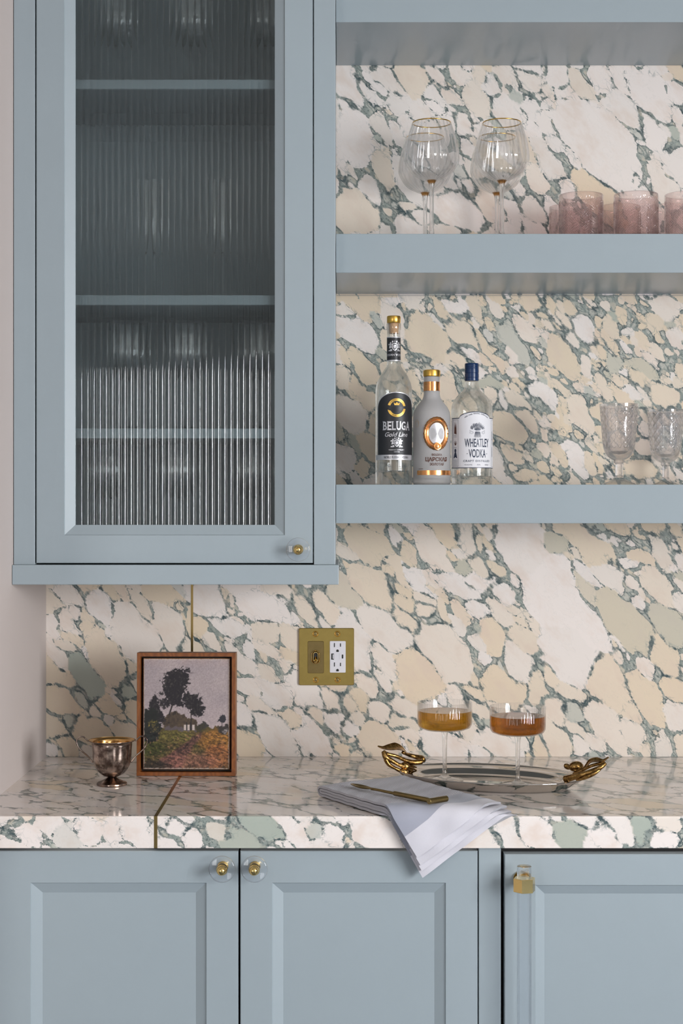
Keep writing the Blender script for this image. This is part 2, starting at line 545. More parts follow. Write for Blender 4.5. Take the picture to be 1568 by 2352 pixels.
# ================================================================== STONE BACKSPLASH
PXM = CAM_D / FPX                              # metres per photograph pixel on the stone's plane
def back_place(px, py):
    return np.stack([(px - 784) * PXM, np.zeros_like(px), CAM_Z - (py - 1176) * PXM], 1)
SEAM = 441.0
A = lambda L, ox, oy, k: [(ox + c[0] * k, oy + c[1] * k, c[2] * k, c[3] * k, *c[4:]) for c in L]
kA, kD = 808 / 1568, 700 / 1568
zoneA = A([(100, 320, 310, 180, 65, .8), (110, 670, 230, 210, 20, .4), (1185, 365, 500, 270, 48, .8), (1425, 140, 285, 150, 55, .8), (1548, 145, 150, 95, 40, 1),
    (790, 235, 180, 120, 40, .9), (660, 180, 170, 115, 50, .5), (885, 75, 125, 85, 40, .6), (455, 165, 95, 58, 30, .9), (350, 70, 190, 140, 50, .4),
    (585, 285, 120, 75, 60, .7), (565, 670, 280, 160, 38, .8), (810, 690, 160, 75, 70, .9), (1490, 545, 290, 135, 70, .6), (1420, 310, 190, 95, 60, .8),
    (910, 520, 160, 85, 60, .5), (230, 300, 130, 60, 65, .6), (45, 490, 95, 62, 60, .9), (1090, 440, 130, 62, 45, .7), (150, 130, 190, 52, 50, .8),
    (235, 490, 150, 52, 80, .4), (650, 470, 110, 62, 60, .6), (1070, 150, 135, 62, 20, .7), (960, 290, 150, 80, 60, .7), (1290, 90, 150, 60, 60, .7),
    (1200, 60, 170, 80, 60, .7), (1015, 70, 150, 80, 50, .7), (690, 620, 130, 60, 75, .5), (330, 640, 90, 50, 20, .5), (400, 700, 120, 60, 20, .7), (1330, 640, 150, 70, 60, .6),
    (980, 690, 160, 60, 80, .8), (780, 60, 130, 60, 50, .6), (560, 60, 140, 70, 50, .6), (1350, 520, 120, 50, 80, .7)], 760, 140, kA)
zoneB = A([(430, 220, 340, 190, 40, .2), (120, 210, 290, 135, 45, .9), (265, 60, 150, 55, 10, .8), (540, 65, 160, 60, 20, .7), (870, 185, 210, 85, 50, .5),
    (1125, 180, 200, 100, 60, .9), (965, 175, 110, 42, 35, .4), (935, 470, 210, 75, 50, .8), (1112, 570, 260, 112, 62, .4), (790, 620, 265, 160, 50, .2),
    (500, 450, 190, 120, 40, .3), (1470, 470, 210, 135, 40, .3), (1310, 280, 105, 46, 60, .8), (1542, 240, 150, 95, 60, .6), (160, 500, 140, 90, 45, .1),
    (150, 815, 150, 105, 30, .2), (1400, 700, 140, 105, 30, .4), (1390, 810, 180, 125, 0, .2), (880, 850, 160, 72, 20, .2), (1150, 790, 110, 72, 50, .3),
    (950, 660, 115, 52, 70, .4), (1010, 440, 115, 52, 50, .3), (1440, 290, 130, 70, 45, .4), (700, 430, 160, 90, 30, .2, .7), (740, 90, 150, 52, 55, .5),
    (690, 325, 120, 55, 40, .2), (1150, 60, 110, 45, 40, .5), (1190, 470, 110, 45, 50, .3), (60, 110, 140, 60, 40, .6), (1290, 430, 100, 48, 50, .3), (400, 90, 100, 40, 70, .5),
    (60, 320, 130, 80, 45, .2), (330, 480, 150, 90, 60, .3), (560, 330, 170, 70, 40, .3)], 760, 660, kA)
zoneC = A([(860, 120, 400, 210, 62, .7, .05, 1), (1030, 400, 560, 260, 56, .95, 0, 1), (1075, 570, 330, 260, 50, .8, .05, 1),
    (160, 105, 225, 120, 42, .2), (170, 300, 235, 125, 45, .3), (440, 120, 230, 98, 65, .5), (600, 100, 180, 62, 75, .5), (570, 310, 190, 85, 30, 1), (645, 400, 110, 75, 45, 1),
    (770, 350, 140, 75, 40, 1), (235, 500, 295, 115, 42, .6), (500, 610, 330, 200, 52, .5), (375, 690, 285, 175, 50, .2), (715, 530, 200, 115, 70, .2), (830, 630, 200, 105, 60, .6),
    (760, 760, 220, 150, 30, .2), (920, 760, 160, 95, 80, .3), (1222, 725, 310, 145, 58, .3), (1312, 465, 350, 155, 55, .1, .35), (1250, 245, 195, 115, 50, .6), (1460, 310, 205, 95, 55, .4),
    (1420, 810, 285, 125, 58, .2), (1230, 930, 280, 115, 55, .5), (210, 990, 205, 150, 30, .3), (500, 1010, 235, 135, 20, .7), (740, 1010, 175, 105, 30, .6), (1000, 110, 115, 105, 30, .2, .5),
    (1140, 230, 140, 62, 50, .8), (1130, 330, 195, 82, 60, .3, .3), (1500, 470, 215, 125, 50, .2, .5), (1480, 610, 215, 105, 55, .2), (1540, 900, 215, 125, 50, .6), (60, 330, 170, 125, 40, .3, .3),
    (90, 545, 330, 160, 58, .8), (70, 930, 140, 85, 20, .9), (150, 740, 120, 75, 45, .5), (310, 370, 130, 72, 45, .2), (400, 410, 95, 62, 45, .4), (1000, 990, 190, 115, 40, .4), (1350, 960, 160, 95, 50, .5),
    (1100, 1010, 120, 85, 50, .6), (1330, 870, 110, 72, 40, .3), (290, 230, 160, 60, 55, .3), (340, 170, 130, 60, 60, .2), (660, 230, 140, 60, 55, .4), (500, 420, 110, 45, 75, .3), (580, 410, 110, 40, 60, .3),
    (360, 870, 180, 80, 45, .5), (600, 930, 140, 70, 45, .5), (1090, 780, 130, 60, 30, .4), (1400, 660, 150, 60, 60, .6)], 760, 1190, kA)
zoneR = A([(880, 120, 235, 130, 48, 1), (1155, 135, 275, 180, 20, 1), (970, 235, 190, 80, 20, .9), (1205, 595, 235, 145, 40, .9), (1370, 590, 245, 135, 40, .7), (1150, 655, 165, 92, 30, .5),
    (1200, 790, 295, 145, 42, .7), (1390, 825, 200, 150, 40, .8), (1040, 710, 210, 125, 40, .8), (1530, 740, 160, 92, 60, 1), (1380, 170, 215, 72, 60, .4), (1500, 165, 265, 105, 50, .4),
    (1300, 300, 170, 92, 40, .4), (1500, 620, 130, 92, 60, .5), (1060, 430, 235, 75, 42, .6), (1180, 360, 160, 50, 40, .5), (1420, 690, 120, 60, 50, .4), (900, 330, 150, 50, 40, .5)], 90, 1330, kD)
zoneL = A([(315, 140, 225, 150, 40, .8), (150, 70, 180, 115, 40, .6), (480, 270, 370, 200, 55, .6), (625, 70, 245, 140, 30, .2), (345, 415, 335, 155, 55, .3), (80, 245, 165, 75, 70, .7),
    (90, 400, 215, 95, 70, .6), (185, 320, 110, 62, 60, .3), (235, 500, 250, 140, 52, .1, 1.0), (110, 630, 195, 125, 30, .1), (290, 790, 275, 140, 20, .1), (370, 650, 150, 105, 40, .1),
    (150, 860, 150, 95, 40, .2), (60, 880, 95, 62, 50, .9), (240, 190, 95, 62, 40, .3), (700, 130, 90, 60, 50, .3), (560, 560, 200, 100, 50, .4), (470, 820, 200, 120, 40, .3), (650, 700, 250, 130, 45, .5)], 90, 1330, kD)
def dense_zone(X, Y):
    d = np.where((Y > 650) & (Y < 1225), np.clip((X - 860) / 240.0, 0, 1), 0.0)
    return np.maximum(d, np.where(Y >= 1225, np.clip((X - 1270) / 120.0, 0, 1) * np.clip((1430 - Y) / 140.0, 0, 1), 0.0))
def dens(x, y, b):
    d = 0.0
    if 650 < y < 1225: d = max(0.0, min(1.0, (x - 880) / 260.0))
    if y >= 1225: d = max(0.0, min(1.0, (x - 1290) / 120.0)) * max(0.0, min(1.0, (1400 - y) / 120.0))
    if b > 30: return 1.0 - d
    if b > 18: return 1.0 - 0.8 * d
    if b > 11: return 0.8 - 0.5 * d
    return 0.30 + 0.7 * d
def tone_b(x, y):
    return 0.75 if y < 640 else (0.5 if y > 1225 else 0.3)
SIZES = [(34, 300), (22, 1600), (14, 5000), (9, 9000), (6, 14000), (4.5, 12000)]
bs = thing('backsplash', 'polished green-veined cream marble backsplash behind the shelves and worktop', 'backsplash', (0.3, 0.0, CT))
st = Stone(SEAM + 2.5, 2190, -360, 1738, 4.0, 11)
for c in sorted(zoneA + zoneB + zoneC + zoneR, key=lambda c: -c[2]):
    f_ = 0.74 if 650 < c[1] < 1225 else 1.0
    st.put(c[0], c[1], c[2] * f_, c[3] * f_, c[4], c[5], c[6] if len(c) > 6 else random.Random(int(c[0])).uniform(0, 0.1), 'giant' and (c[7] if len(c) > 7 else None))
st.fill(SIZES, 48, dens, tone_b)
xr = back_place(np.array([2190.]), np.array([0.]))[0][0]
xs0 = (SEAM + 2.5 - 784) * PXM
ztop = CAM_Z - (-360 - 1176) * PXM
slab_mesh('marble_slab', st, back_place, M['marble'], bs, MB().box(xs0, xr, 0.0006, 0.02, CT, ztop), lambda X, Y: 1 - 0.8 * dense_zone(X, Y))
sl = Stone(106, SEAM - 2.5, 1300, 1738, 3.5, 29)
for c in sorted(zoneL, key=lambda c: -c[2]):
    st_g = c[6] if len(c) > 6 else 0.05
    sl.put(*c[:6], st_g)
sl.fill(SIZES, 50, lambda x, y, b: 0.35 if b < 14 else 1.0, lambda x, y: 0.35, 0.2)
xs1 = (SEAM - 2.5 - 784) * PXM
slab_mesh('marble_slab', sl, back_place, M['marble'], bs, MB().box(XL, xs1, 0.0006, 0.02, CT, CAM_Z - (1300 - 1176) * PXM), lambda X, Y: np.full(X.shape, 0.45))
build('brass_inlay', MB().box(xs1, xs0, -0.0006, 0.02, CT, 1.32), M['brass_strip'], bs, label='thin vertical brass strip in the slab joint')

# ================================================================== STONE WORKTOP
YF = -0.64
wt = thing('worktop', 'thick marble worktop with a brass strip let into its joint', 'worktop', (0.3, YF, CB))
def top_place(x, v):                            # x in px units, v runs from the wall to the front edge and down its face
    D = -YF / PXM
    y = np.where(v <= D, -v * PXM, YF)
    z = np.where(v <= D, CT, CT - (v - D) * PXM)
    return np.stack([(x - 784) * PXM, y, z], 1)
Dp = -YF / PXM
Ep = Dp + (CT - CB) / PXM
xt_seam = 784 + on_z(360, 1875, CT).x / PXM     # joint, same X as on the wall
XJ = (SEAM - 784) * PXM
jw = 0.0028
def sheet(x0, x1, seed, hand, green):
    s = Stone(784 + x0 / PXM, 784 + x1 / PXM, 0, Ep, 4.0, seed)
    n = round(Dp / (Ep / (s.ny - 1)))
    s.ys[:] = np.concatenate([np.linspace(0, Dp, n + 1), np.linspace(Dp, Ep, s.ny - n)[1:]])
    for c in hand: s.put(*c)
    s.fill([(32, 200), (23, 900), (16, 3000), (11, 7000), (7, 9000)], 42, lambda x, y, b: 0.5 if b < 14 else 1.0, lambda x, y: 0.8, green)
    return s
k_ = 0.804                                      # front-edge photograph pixels to sheet units
fx = lambda px: 784 + (px - 784) * k_
fv = lambda py: Dp + (py - 1875) * k_
handL = [(fx(150), fv(1915), 60, 44, 30, .8, .3), (fx(205), fv(1912), 50, 40, 60, 1, 0), (fx(45), fv(1905), 110, 40, 20, 1, 0), (fx(312), fv(1912), 60, 45, 70, 1, 0), (fx(255), fv(1910), 50, 26, 80, 1, 0)]
handR = [(fx(600), fv(1895), 90, 46, 30, .2, 1.0), (fx(555), fv(1930), 80, 50, 0, .2, .9), (fx(440), fv(1928), 50, 40, 60, 1, 0), (fx(410), fv(1900), 40, 30, 40, 1, 0), (fx(500), fv(1905), 50, 30, 30, .5, .3),
         (fx(675), fv(1905), 90, 34, 55, 1, 0), (fx(860), fv(1910), 120, 60, 40, .9, 0), (fx(1235), fv(1905), 100, 60, 40, 1, 0), (fx(1390), fv(1925), 80, 45, 50, 1, 0), (fx(1480), fv(1895), 40, 34, 60, .3, 1.0),
         (fx(1310), fv(1915), 70, 60, 30, .2, .9), (fx(760), fv(1920), 60, 40, 55, 1, 0), (fx(1040), fv(1930), 90, 40, 40, .9, 0), (fx(1520), fv(1925), 60, 30, 10, 1, 0)]
XWR = 1.25
slab_mesh('marble_slab', sheet(XL, XJ - jw, 41, handL, 0.1), top_place, M['marble_top'], wt, MB().box(XL, XJ - jw, YF + 0.0006, 0.02, CB, CT - 0.0006))
slab_mesh('marble_slab', sheet(XJ + jw, XWR, 43, handR, 0.16), top_place, M['marble_top'], wt, MB().box(XJ + jw, XWR, YF + 0.0006, 0.02, CB, CT - 0.0006), lambda X, Y: np.full(X.shape, 0.40))
build('brass_inlay', MB().box(XJ - jw, XJ + jw, YF - 0.0004, -0.0008, CB, CT + 0.0003), M['brass_strip'], wt, label='brass strip across the worktop and down its edge')

# ================================================================== CABINET DOORS
def rect(x0, x1, z0, z1, y):
    return [(x0, y, z0), (x1, y, z0), (x1, y, z1), (x0, y, z1)]
def door_frame(x0, x1, z0, z1, yf, th, sw, bw, bd, glazed=False, rt=None):
    """frame with a bevelled inner edge: sw stile width, bw bevel width, bd bevel depth"""
    e = 0.0012
    rt = sw if rt is None else rt
    m = MB()
    ix0, ix1, iz0, iz1 = x0 + sw, x1 - sw, z0 + rt, z1 - rt
    rings = [rect(x0, x1, z0, z1, yf + th), rect(x0, x1, z0, z1, yf + e), rect(x0 + e, x1 - e, z0 + e, z1 - e, yf),
             rect(ix0, ix1, iz0, iz1, yf), rect(ix0 + 0.0012, ix1 - 0.0012, iz0 + 0.0012, iz1 - 0.0012, yf + 0.0022),
             rect(ix0 + bw, ix1 - bw, iz0 + bw, iz1 - bw, yf + bd), rect(ix0 + bw, ix1 - bw, iz0 + bw, iz1 - bw, yf + th)]
    m.loops(rings, True)
    m.loops([rings[-1], rings[0]], True)
    return m, (ix0 + bw, ix1 - bw, iz0 + bw, iz1 - bw)
def knob(c, yf, door):
    """clear disc held off the door by a brass stud"""
    def ring(r, y): return [(c.x + r * math.cos(2 * PI * j / 40), y, c.z + r * math.sin(2 * PI * j / 40)) for j in range(40)]
    R = 0.0218
    build('knob_disc', MB().loops([ring(R - 0.0022, yf - 0.0175), ring(R - 0.0006, yf - 0.0184), ring(R, yf - 0.0200), ring(R, yf - 0.0240), ring(R - 0.0006, yf - 0.0252), ring(R - 0.0022, yf - 0.026)], True, True, True), M['acrylic'], door, True, 'clear round knob disc')
    build('knob_stud', MB().loops([ring(0.0088, yf), ring(0.0088, yf - 0.002), ring(0.0060, yf - 0.004), ring(0.0060, yf - 0.015), ring(0.0085, yf - 0.0165), ring(0.0085, yf - 0.0178)], True, True, True), M['brass'], door, True)
    prof = [(0.0088, 0.0262), (0.0092, 0.0275), (0.0086, 0.0290), (0.0070, 0.0305), (0.0078, 0.033), (0.0074, 0.0365), (0.0058, 0.0392), (0.003, 0.0408), (0.0006, 0.0412)]
    build('knob_cap', MB().loops([ring(r, yf - d) for r, d in prof], True, True, True), M['brass'], door, True, 'small polished brass knob cap', angle=60)

# ---- wall cabinet with a reeded glass door
YC = -0.33
s_ = sc(YC)
wc = thing('wall_cabinet', 'blue-grey painted wall cabinet with a reeded glass door', 'cabinet', (P(400, 0, YC).x, -0.17, 1.279))
xc0, xc1 = XL + 0.001, P(770, 0, YC).x
zt = 2.66
z_b = P(0, 1297, YC).z
build('side_panel', MB().box(xc0, xc0 + 0.018, YC + 0.019, -0.002, z_b, zt), M['paint'], wc)
build('side_panel', MB().box(xc1 - 0.018, xc1, YC + 0.019, -0.002, z_b, zt), M['paint'], wc)
build('back_panel', MB().box(xc0 + 0.018, xc1 - 0.018, -0.020, -0.004, z_b, zt), M['paint'], wc)
build('bottom_panel', MB().box(xc0 + 0.018, xc1 - 0.018, YC + 0.027, -0.02, z_b + 0.004, z_b + 0.022), M['paint'], wc)
build('top_panel', MB().box(xc0 + 0.018, xc1 - 0.018, YC + 0.027, -0.02, zt - 0.018, zt), M['paint'], wc)
build('face_stile', MB().box(xc0, P(80, 0, YC).x, YC, YC + 0.019, z_b, zt, 0.001), M['paint'], wc)
build('face_stile', MB().box(P(720.5, 0, YC).x, xc1, YC, YC + 0.019, z_b, zt, 0.001), M['paint'], wc)
build('bottom_rail', MB().box(XL + 0.0005, P(777.5, 0, YC - 0.012).x, YC - 0.012, -0.001, P(0, 1343, YC - 0.012).z, z_b, 0.0012), M['paint'], wc)
for k, (a, b) in enumerate(((183, 205), (678, 701), (984, 1007))):
    build('shelf', MB().box(xc0 + 0.0185, xc1 - 0.0185, -0.298, -0.021, P(0, b, -0.298).z, P(0, a, -0.298).z, 0.001), M['paint'], wc)
YD = YC + 0.001
dx0, dx1, dz0 = P(83, 0, YD).x, P(718, 0, YD).x, P(0, 1293.5, YD).z
sw = (147 - 83) * sc(YD)
fr, (gx0, gx1, gz0, gz1) = door_frame(dx0, dx1, dz0, zt - 0.05, YD, 0.022, sw, 25 * sc(YD) * 0.95, 0.011)
door = build('door', fr, M['paint'], wc)
gm = MB()                                      # reeded pane: half-round flutes on the outside
pitch, sag, seg = 0.01145, 0.0017, 14
nr = int((gx1 - gx0) / pitch) + 1
front, back = [], []
x = gx0 - 0.004
prof = []
while x < gx1 + 0.004:
    prof.append(x)
    x += pitch / seg
def flute(x):
    f = ((x - gx0) / pitch) % 1.0
    return sag * math.sqrt(max(0.0, 1 - (2 * f - 1) ** 2 * 0.93)) 
yb = YD + 0.0185
ring0 = [(x, yb - 0.003 - flute(x), gz0 - 0.004) for x in prof] + [(x, yb, gz0 - 0.004) for x in reversed(prof)]
ring1 = [(x, y, gz1 + 0.004) for x, y, z in ring0]
gm.loops([ring0, ring1], True)
build('glass_pane', gm, M['reeded_glass'], door, True, 'vertically reeded clear glass pane', angle=50)
knob(P(684.5, 1262.5, YD - 0.02), YD, door)
build('top_rail', MB().box(P(80, 0, YC).x, P(720.5, 0, YC).x, YC, YC + 0.019, zt - 0.048, zt, 0.001), M['paint'], wc)

# ---- base cabinet with two doors
YB = -0.622
bc = thing('base_cabinet', 'blue-grey base cabinet with two panelled doors and clear disc knobs', 'cabinet', (P(550, 0, YB).x, -0.3, 0.0))
def bx(px): return P(px, 0, YB).x
def bz(py): return P(0, py, YB).z
bx1 = bx(1097) + 0.0012
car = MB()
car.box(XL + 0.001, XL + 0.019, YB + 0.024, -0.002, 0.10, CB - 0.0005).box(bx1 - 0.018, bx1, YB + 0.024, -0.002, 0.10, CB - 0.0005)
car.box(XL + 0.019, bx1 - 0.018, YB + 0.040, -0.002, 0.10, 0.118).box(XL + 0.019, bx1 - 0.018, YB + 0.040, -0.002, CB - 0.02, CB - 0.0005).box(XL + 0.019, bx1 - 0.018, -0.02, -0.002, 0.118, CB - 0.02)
build('carcass', car, M['gap_shade'], bc)
build('plinth', MB().box(XL + 0.001, bx1, YB + 0.07, YB + 0.09, 0.0, 0.10), M['paint'], bc)
build('filler_strip', MB().box(XL + 0.0005, bx(-5), YB + 0.002, YB + 0.0235, 0.10, bz(1953), 0.001), M['paint'], bc)
for (a, b, kx, off) in ((-3, 547, 510, 0), (551.5, 1096.5, 584, 0)):
    fr, (ix0, ix1, iz0, iz1) = door_frame(bx(a), bx(b), 0.105, bz(1954.5), YB, 0.022, 73 * sc(YB), 27 * sc(YB), 0.010)
    dr = build('door', fr, M['paint'], bc)
    build('door_panel', MB().box(ix0 - 0.001, ix1 + 0.001, YB + 0.0095, YB + 0.020, iz0 - 0.001, iz1 + 0.001), M['paint'], dr)
    knob(P(kx, 1996, YB - 0.02), YB, dr)
ps = build('divider_panel', MB().box(bx(1099), bx(1150), YB, -0.002, 0.0, CB - 0.0005, 0.001), M['paint'])
tag(ps, 'narrow blue-grey upright panel between cabinet and appliance door', 'panel')

# ---- built-in appliance with a matching door and a clear bar handle
ap = thing('built_in_fridge', 'under-counter appliance behind a blue-grey panelled door with clear bar handle', 'fridge', (P(1440, 0, YB).x, -0.3, 0.0))
ax0, ax1 = bx(1158), bx(1158) + 0.597
build('appliance_body', MB().box(bx(1150) + 0.0008, ax1 + 0.006, YB + 0.030, -0.01, 0.012, CB - 0.0015), M['gap_shade'], ap)
fr, (ix0, ix1, iz0, iz1) = door_frame(ax0, ax1, 0.105, bz(1962), YB, 0.022, (1229 - 1158) * sc(YB), 24 * sc(YB), 0.010)
dr = build('door', fr, M['paint'], ap)
build('door_panel', MB().box(ix0 - 0.001, ix1 + 0.001, YB + 0.0095, YB + 0.021, iz0 - 0.001, iz1 + 0.001), M['paint'], dr)
hy = YB - 0.042
hc = P(1203.5, 2032, hy)
rr = 16.6 * sc(hy)
ztop_r, zbot_r = P(0, 1989, hy).z, 0.25
build('handle_bar', MB().lathe([(rr - 0.0006, zbot_r), (rr, zbot_r + 0.0006), (rr, ztop_r - 0.0006), (rr - 0.0006, ztop_r)], 40, (hc.x, hc.y, 0)), M['acrylic_bar'], dr, True, 'clear acrylic handle bar')
for zc in (hc.z, 0.31):
    hx = MB()
    Rh = 0.0182
    hexr = lambda R, z: [(hc.x + R * math.cos(PI / 3 * j + 0.21), hc.y + R * math.sin(PI / 3 * j + 0.21), z) for j in range(6)]
    hx.loops([hexr(Rh - 0.0006, zc - 0.011), hexr(Rh, zc - 0.0104), hexr(Rh, zc + 0.0104), hexr(Rh - 0.0006, zc + 0.011)], True, True, True)
    build('handle_collar', hx, M['brass'], dr, label='polished brass hexagonal handle collar')
    pst = MB().tube([(hc.x, hc.y + 0.01, zc), (hc.x, YB - 0.003, zc)], 0.008, 20).tube([(hc.x, YB - 0.004, zc), (hc.x, YB, zc)], 0.0135, 24)
    build('handle_post', pst, M['brass'], dr, True)
build('divider_panel', MB(), M['paint']) if False else None

# ---- open shelves
YS = -0.29
xs_l, xs_rt = xc1 + 0.0008, 1.25
sh_names = ['thick blue-grey shelf at the very top above the wine glasses', 'thick blue-grey shelf under the balloon wine glasses and pink tumblers', 'thick blue-grey shelf under the three spirit bottles']
SHELF_Z = []
for (a, b), lab in zip(((-39, 51), (537, 626.5), (1113, 1202)), sh_names):
    z1, z0 = P(0, a, YS).z, P(0, b, YS).z
    SHELF_Z.append(z1)
    t = thing('open_shelf', lab, 'shelf', (0.6, -0.15, z0), 'thick open shelves on the marble wall')
    build('shelf_board', MB().box(xs_l, xs_rt, YS, -0.0008, z0, z1, 0.0008), M['paint_satin'], t)
    if b == 626.5:
        build('light_channel', MB().box(xs_l, xs_rt, -0.013, -0.0015, z0 - 0.0045, z0 + 0.0001, 0.0006), M['acrylic'], t, label='slim clear strip under the back edge')

# ================================================================== GLASSWARE
def curve(pts, n=6):
    """smooth profile through (r, z) pairs"""
    out = []
    P4 = [pts[0]] + list(pts) + [pts[-1]]
    for i in range(1, len(P4) - 2):
        p0, p1, p2, p3 = P4[i - 1], P4[i], P4[i + 1], P4[i + 2]
        for k in range(n):
            t = k / n
            f = lambda a: 0.5 * ((2 * p1[a]) + (-p0[a] + p2[a]) * t + (2 * p0[a] - 5 * p1[a] + 4 * p2[a] - p3[a]) * t * t + (-p0[a] + 3 * p1[a] - 3 * p2[a] + p3[a]) * t ** 3)
            out.append((max(0.0004, f(0)), f(1)))
    out.append(tuple(pts[-1]))
    return out
def stemware(root, outer, wall, hs, foot_r, stem_r, mat, n=48, flutes=0, amp=0.0, gold=None, inner_lift=0.002):
    """outer: bowl profile (r, z) from the stem joint to the rim"""
    bowl = curve(outer, 6)
    fl = (lambda k, r, a, z: r + amp * math.cos(flutes * a) * min(1, r / 0.02)) if flutes else None
    inner = [(max(0.0005, r - wall), z + (inner_lift if i < len(bowl) * 0.3 else inner_lift * max(0, 1 - (i / len(bowl) - 0.3) * 3))) for i, (r, z) in enumerate(bowl)]
    inner = [(r, min(z, bowl[-1][1])) for r, z in inner]
    m = MB()
    m.lathe(bowl + inner[::-1], n, rfun=fl, cap0=True, cap1=True)
    build('bowl', m, mat, root, True, local=True, angle=60)
    st = curve([(stem_r * 1.9, hs + 0.0015), (stem_r * 1.25, hs - 0.008), (stem_r, hs - 0.025), (stem_r * 0.95, hs * 0.45), (stem_r * 1.15, 0.018), (stem_r * 2.2, 0.008), (stem_r * 3.4, 0.0052)], 5)
    build('stem', MB().lathe(st[::-1], 20), M['glass_solid'], root, True, local=True, angle=70)
    ft = [(foot_r - 0.001, 0.0), (foot_r, 0.001), (foot_r - 0.0006, 0.0022), (foot_r * 0.6, 0.0034), (stem_r * 3.4, 0.0050), (0.0006, 0.0053)]
    build('foot', MB().lathe(ft, n), mat, root, True, local=True, angle=60)
    if gold:
        r, z = bowl[-1]
        ring = MB()
        rings = []
        for j in range(64):
            a = 2 * PI * j / 64
            rings.append([((r - wall / 2 + 0.0009 * math.cos(b)) * math.cos(a), (r - wall / 2 + 0.0009 * math.cos(b)) * math.sin(a), z + 0.0002 + 0.0011 * math.sin(b)) for b in [2 * PI * q / 8 for q in range(8)]])
        rings.append(rings[0])
        ring.loops(rings, True)
        build('gold_rim', ring, M['gold_rim'], root, True, 'thin gold rim', local=True, angle=180)

SZ2, SZ3 = SHELF_Z[1], SHELF_Z[2]
# ---- balloon wine glasses with gold rims
gl = [((991, -0.20), 'gold-rimmed ribbed balloon wine glass, front one of the pair by the cabinet'),
      ((976, -0.082), 'gold-rimmed ribbed balloon wine glass behind the one nearer the cabinet'),
      ((1152, -0.20), 'gold-rimmed ribbed balloon wine glass, front one of the pair by the tumblers'),
      ((1141, -0.082), 'gold-rimmed ribbed balloon wine glass behind the one nearer the pink tumblers')]
first = None
for (px, Y), lab in gl:
    loc = (P(px, 0, Y).x, Y, SZ2)
    if first is None:
        first = thing('wine_glass', lab, 'wine glass', loc, 'gold-rimmed balloon wine glasses')
        stemware(first, [(0.0060, 0.1150), (0.016, 0.1185), (0.036, 0.1300), (0.0500, 0.1500), (0.0520, 0.1660), (0.0475, 0.1930), (0.0405, 0.2150), (0.0368, 0.2270)], 0.0012, 0.116, 0.037, 0.0041, M['glass'], 120, 24, 0.0009, True)
        build('painted_rim_reflection', MB().lathe([(0.0062, 0.1120), (0.0074, 0.1145), (0.0088, 0.1166), (0.0094, 0.1176), (0.0005, 0.1178)], 24), glass('rim_reflection_tint', (0.74, 0.50, 0.24), 0, 1.45, 0.2, 0.6, 2.0), first, True, 'amber ring painted as the reflection of the gold rim', local=True)  # amber tint stands in for the gold rim's reflection at the joint
    else:
        dup(first, loc, lab)

# ---- pink pressed-glass tumblers
def tumbler(root):
    R, H, n = 0.042, 0.089, 300
    c = 0.0240
    band0, band1 = 0.004, 0.0755
    nz = 76
    outer = []
    zs = [0.0] + [0.0015] + [band0 + (band1 - band0) * k / nz for k in range(nz + 1)] + [0.0768, 0.083, H - 0.0006, H]
    rings = []
    for z in zs:
        ring = []
        for j in range(n):
            a = 2 * PI * j / n
            r = R if z > 0.001 else R - 0.002
            if band0 <= z <= band1:
                u = a / (2 * PI) * 11.0               # whole number of diamonds around the glass
                v = z / c
                A_, B_ = u + v, u - v
                par = (math.floor(A_) + math.floor(B_)) % 2
                w = math.cos(2 * PI * 5 * (A_ if par else B_))
                r += -0.0006 + 0.0011 * w
            if z > H - 0.0003: r = R - 0.0007
            ring.append((r * math.cos(a), r * math.sin(a), z))
        rings.append(ring)
    for r, z in [(R - 0.0018, H), (R - 0.0024, H - 0.0008), (R - 0.0026, 0.012), (R - 0.006, 0.009), (0.0005, 0.0085)]:
        rings.append([(r * math.cos(2 * PI * j / n), r * math.sin(2 * PI * j / n), z) for j in range(n)])
    build('tumbler_body', MB().loops(rings, True, True, True), M['pink_glass'], root, True, local=True, angle=70)
ft = [((1334, -0.200), 'pink patterned tumbler in front, beside the balloon wine glasses'), ((1460, -0.206), 'pink patterned tumbler in the middle of the front row'), ((1577, -0.206), 'pink patterned tumbler at the cut-off end of the front row'),
      ((1310, -0.083), 'pink patterned tumbler in the back row, peeking out beside the wine glasses'), ((1422, -0.083), 'pink patterned tumbler in the back row, seen between the first two front tumblers'), ((1534, -0.083), 'pink patterned tumbler in the back row, seen between the last two front tumblers')]
first = None
for k, ((px, Y), lab) in enumerate(ft):
    loc = (P(px, 0, Y).x, Y, SZ2)
    if first is None:
        first = thing('tumbler', lab, 'tumbler', loc, 'pink pressed-glass tumblers')
        tumbler(first)
    else:
        dup(first, loc, lab, 0.4 * k)

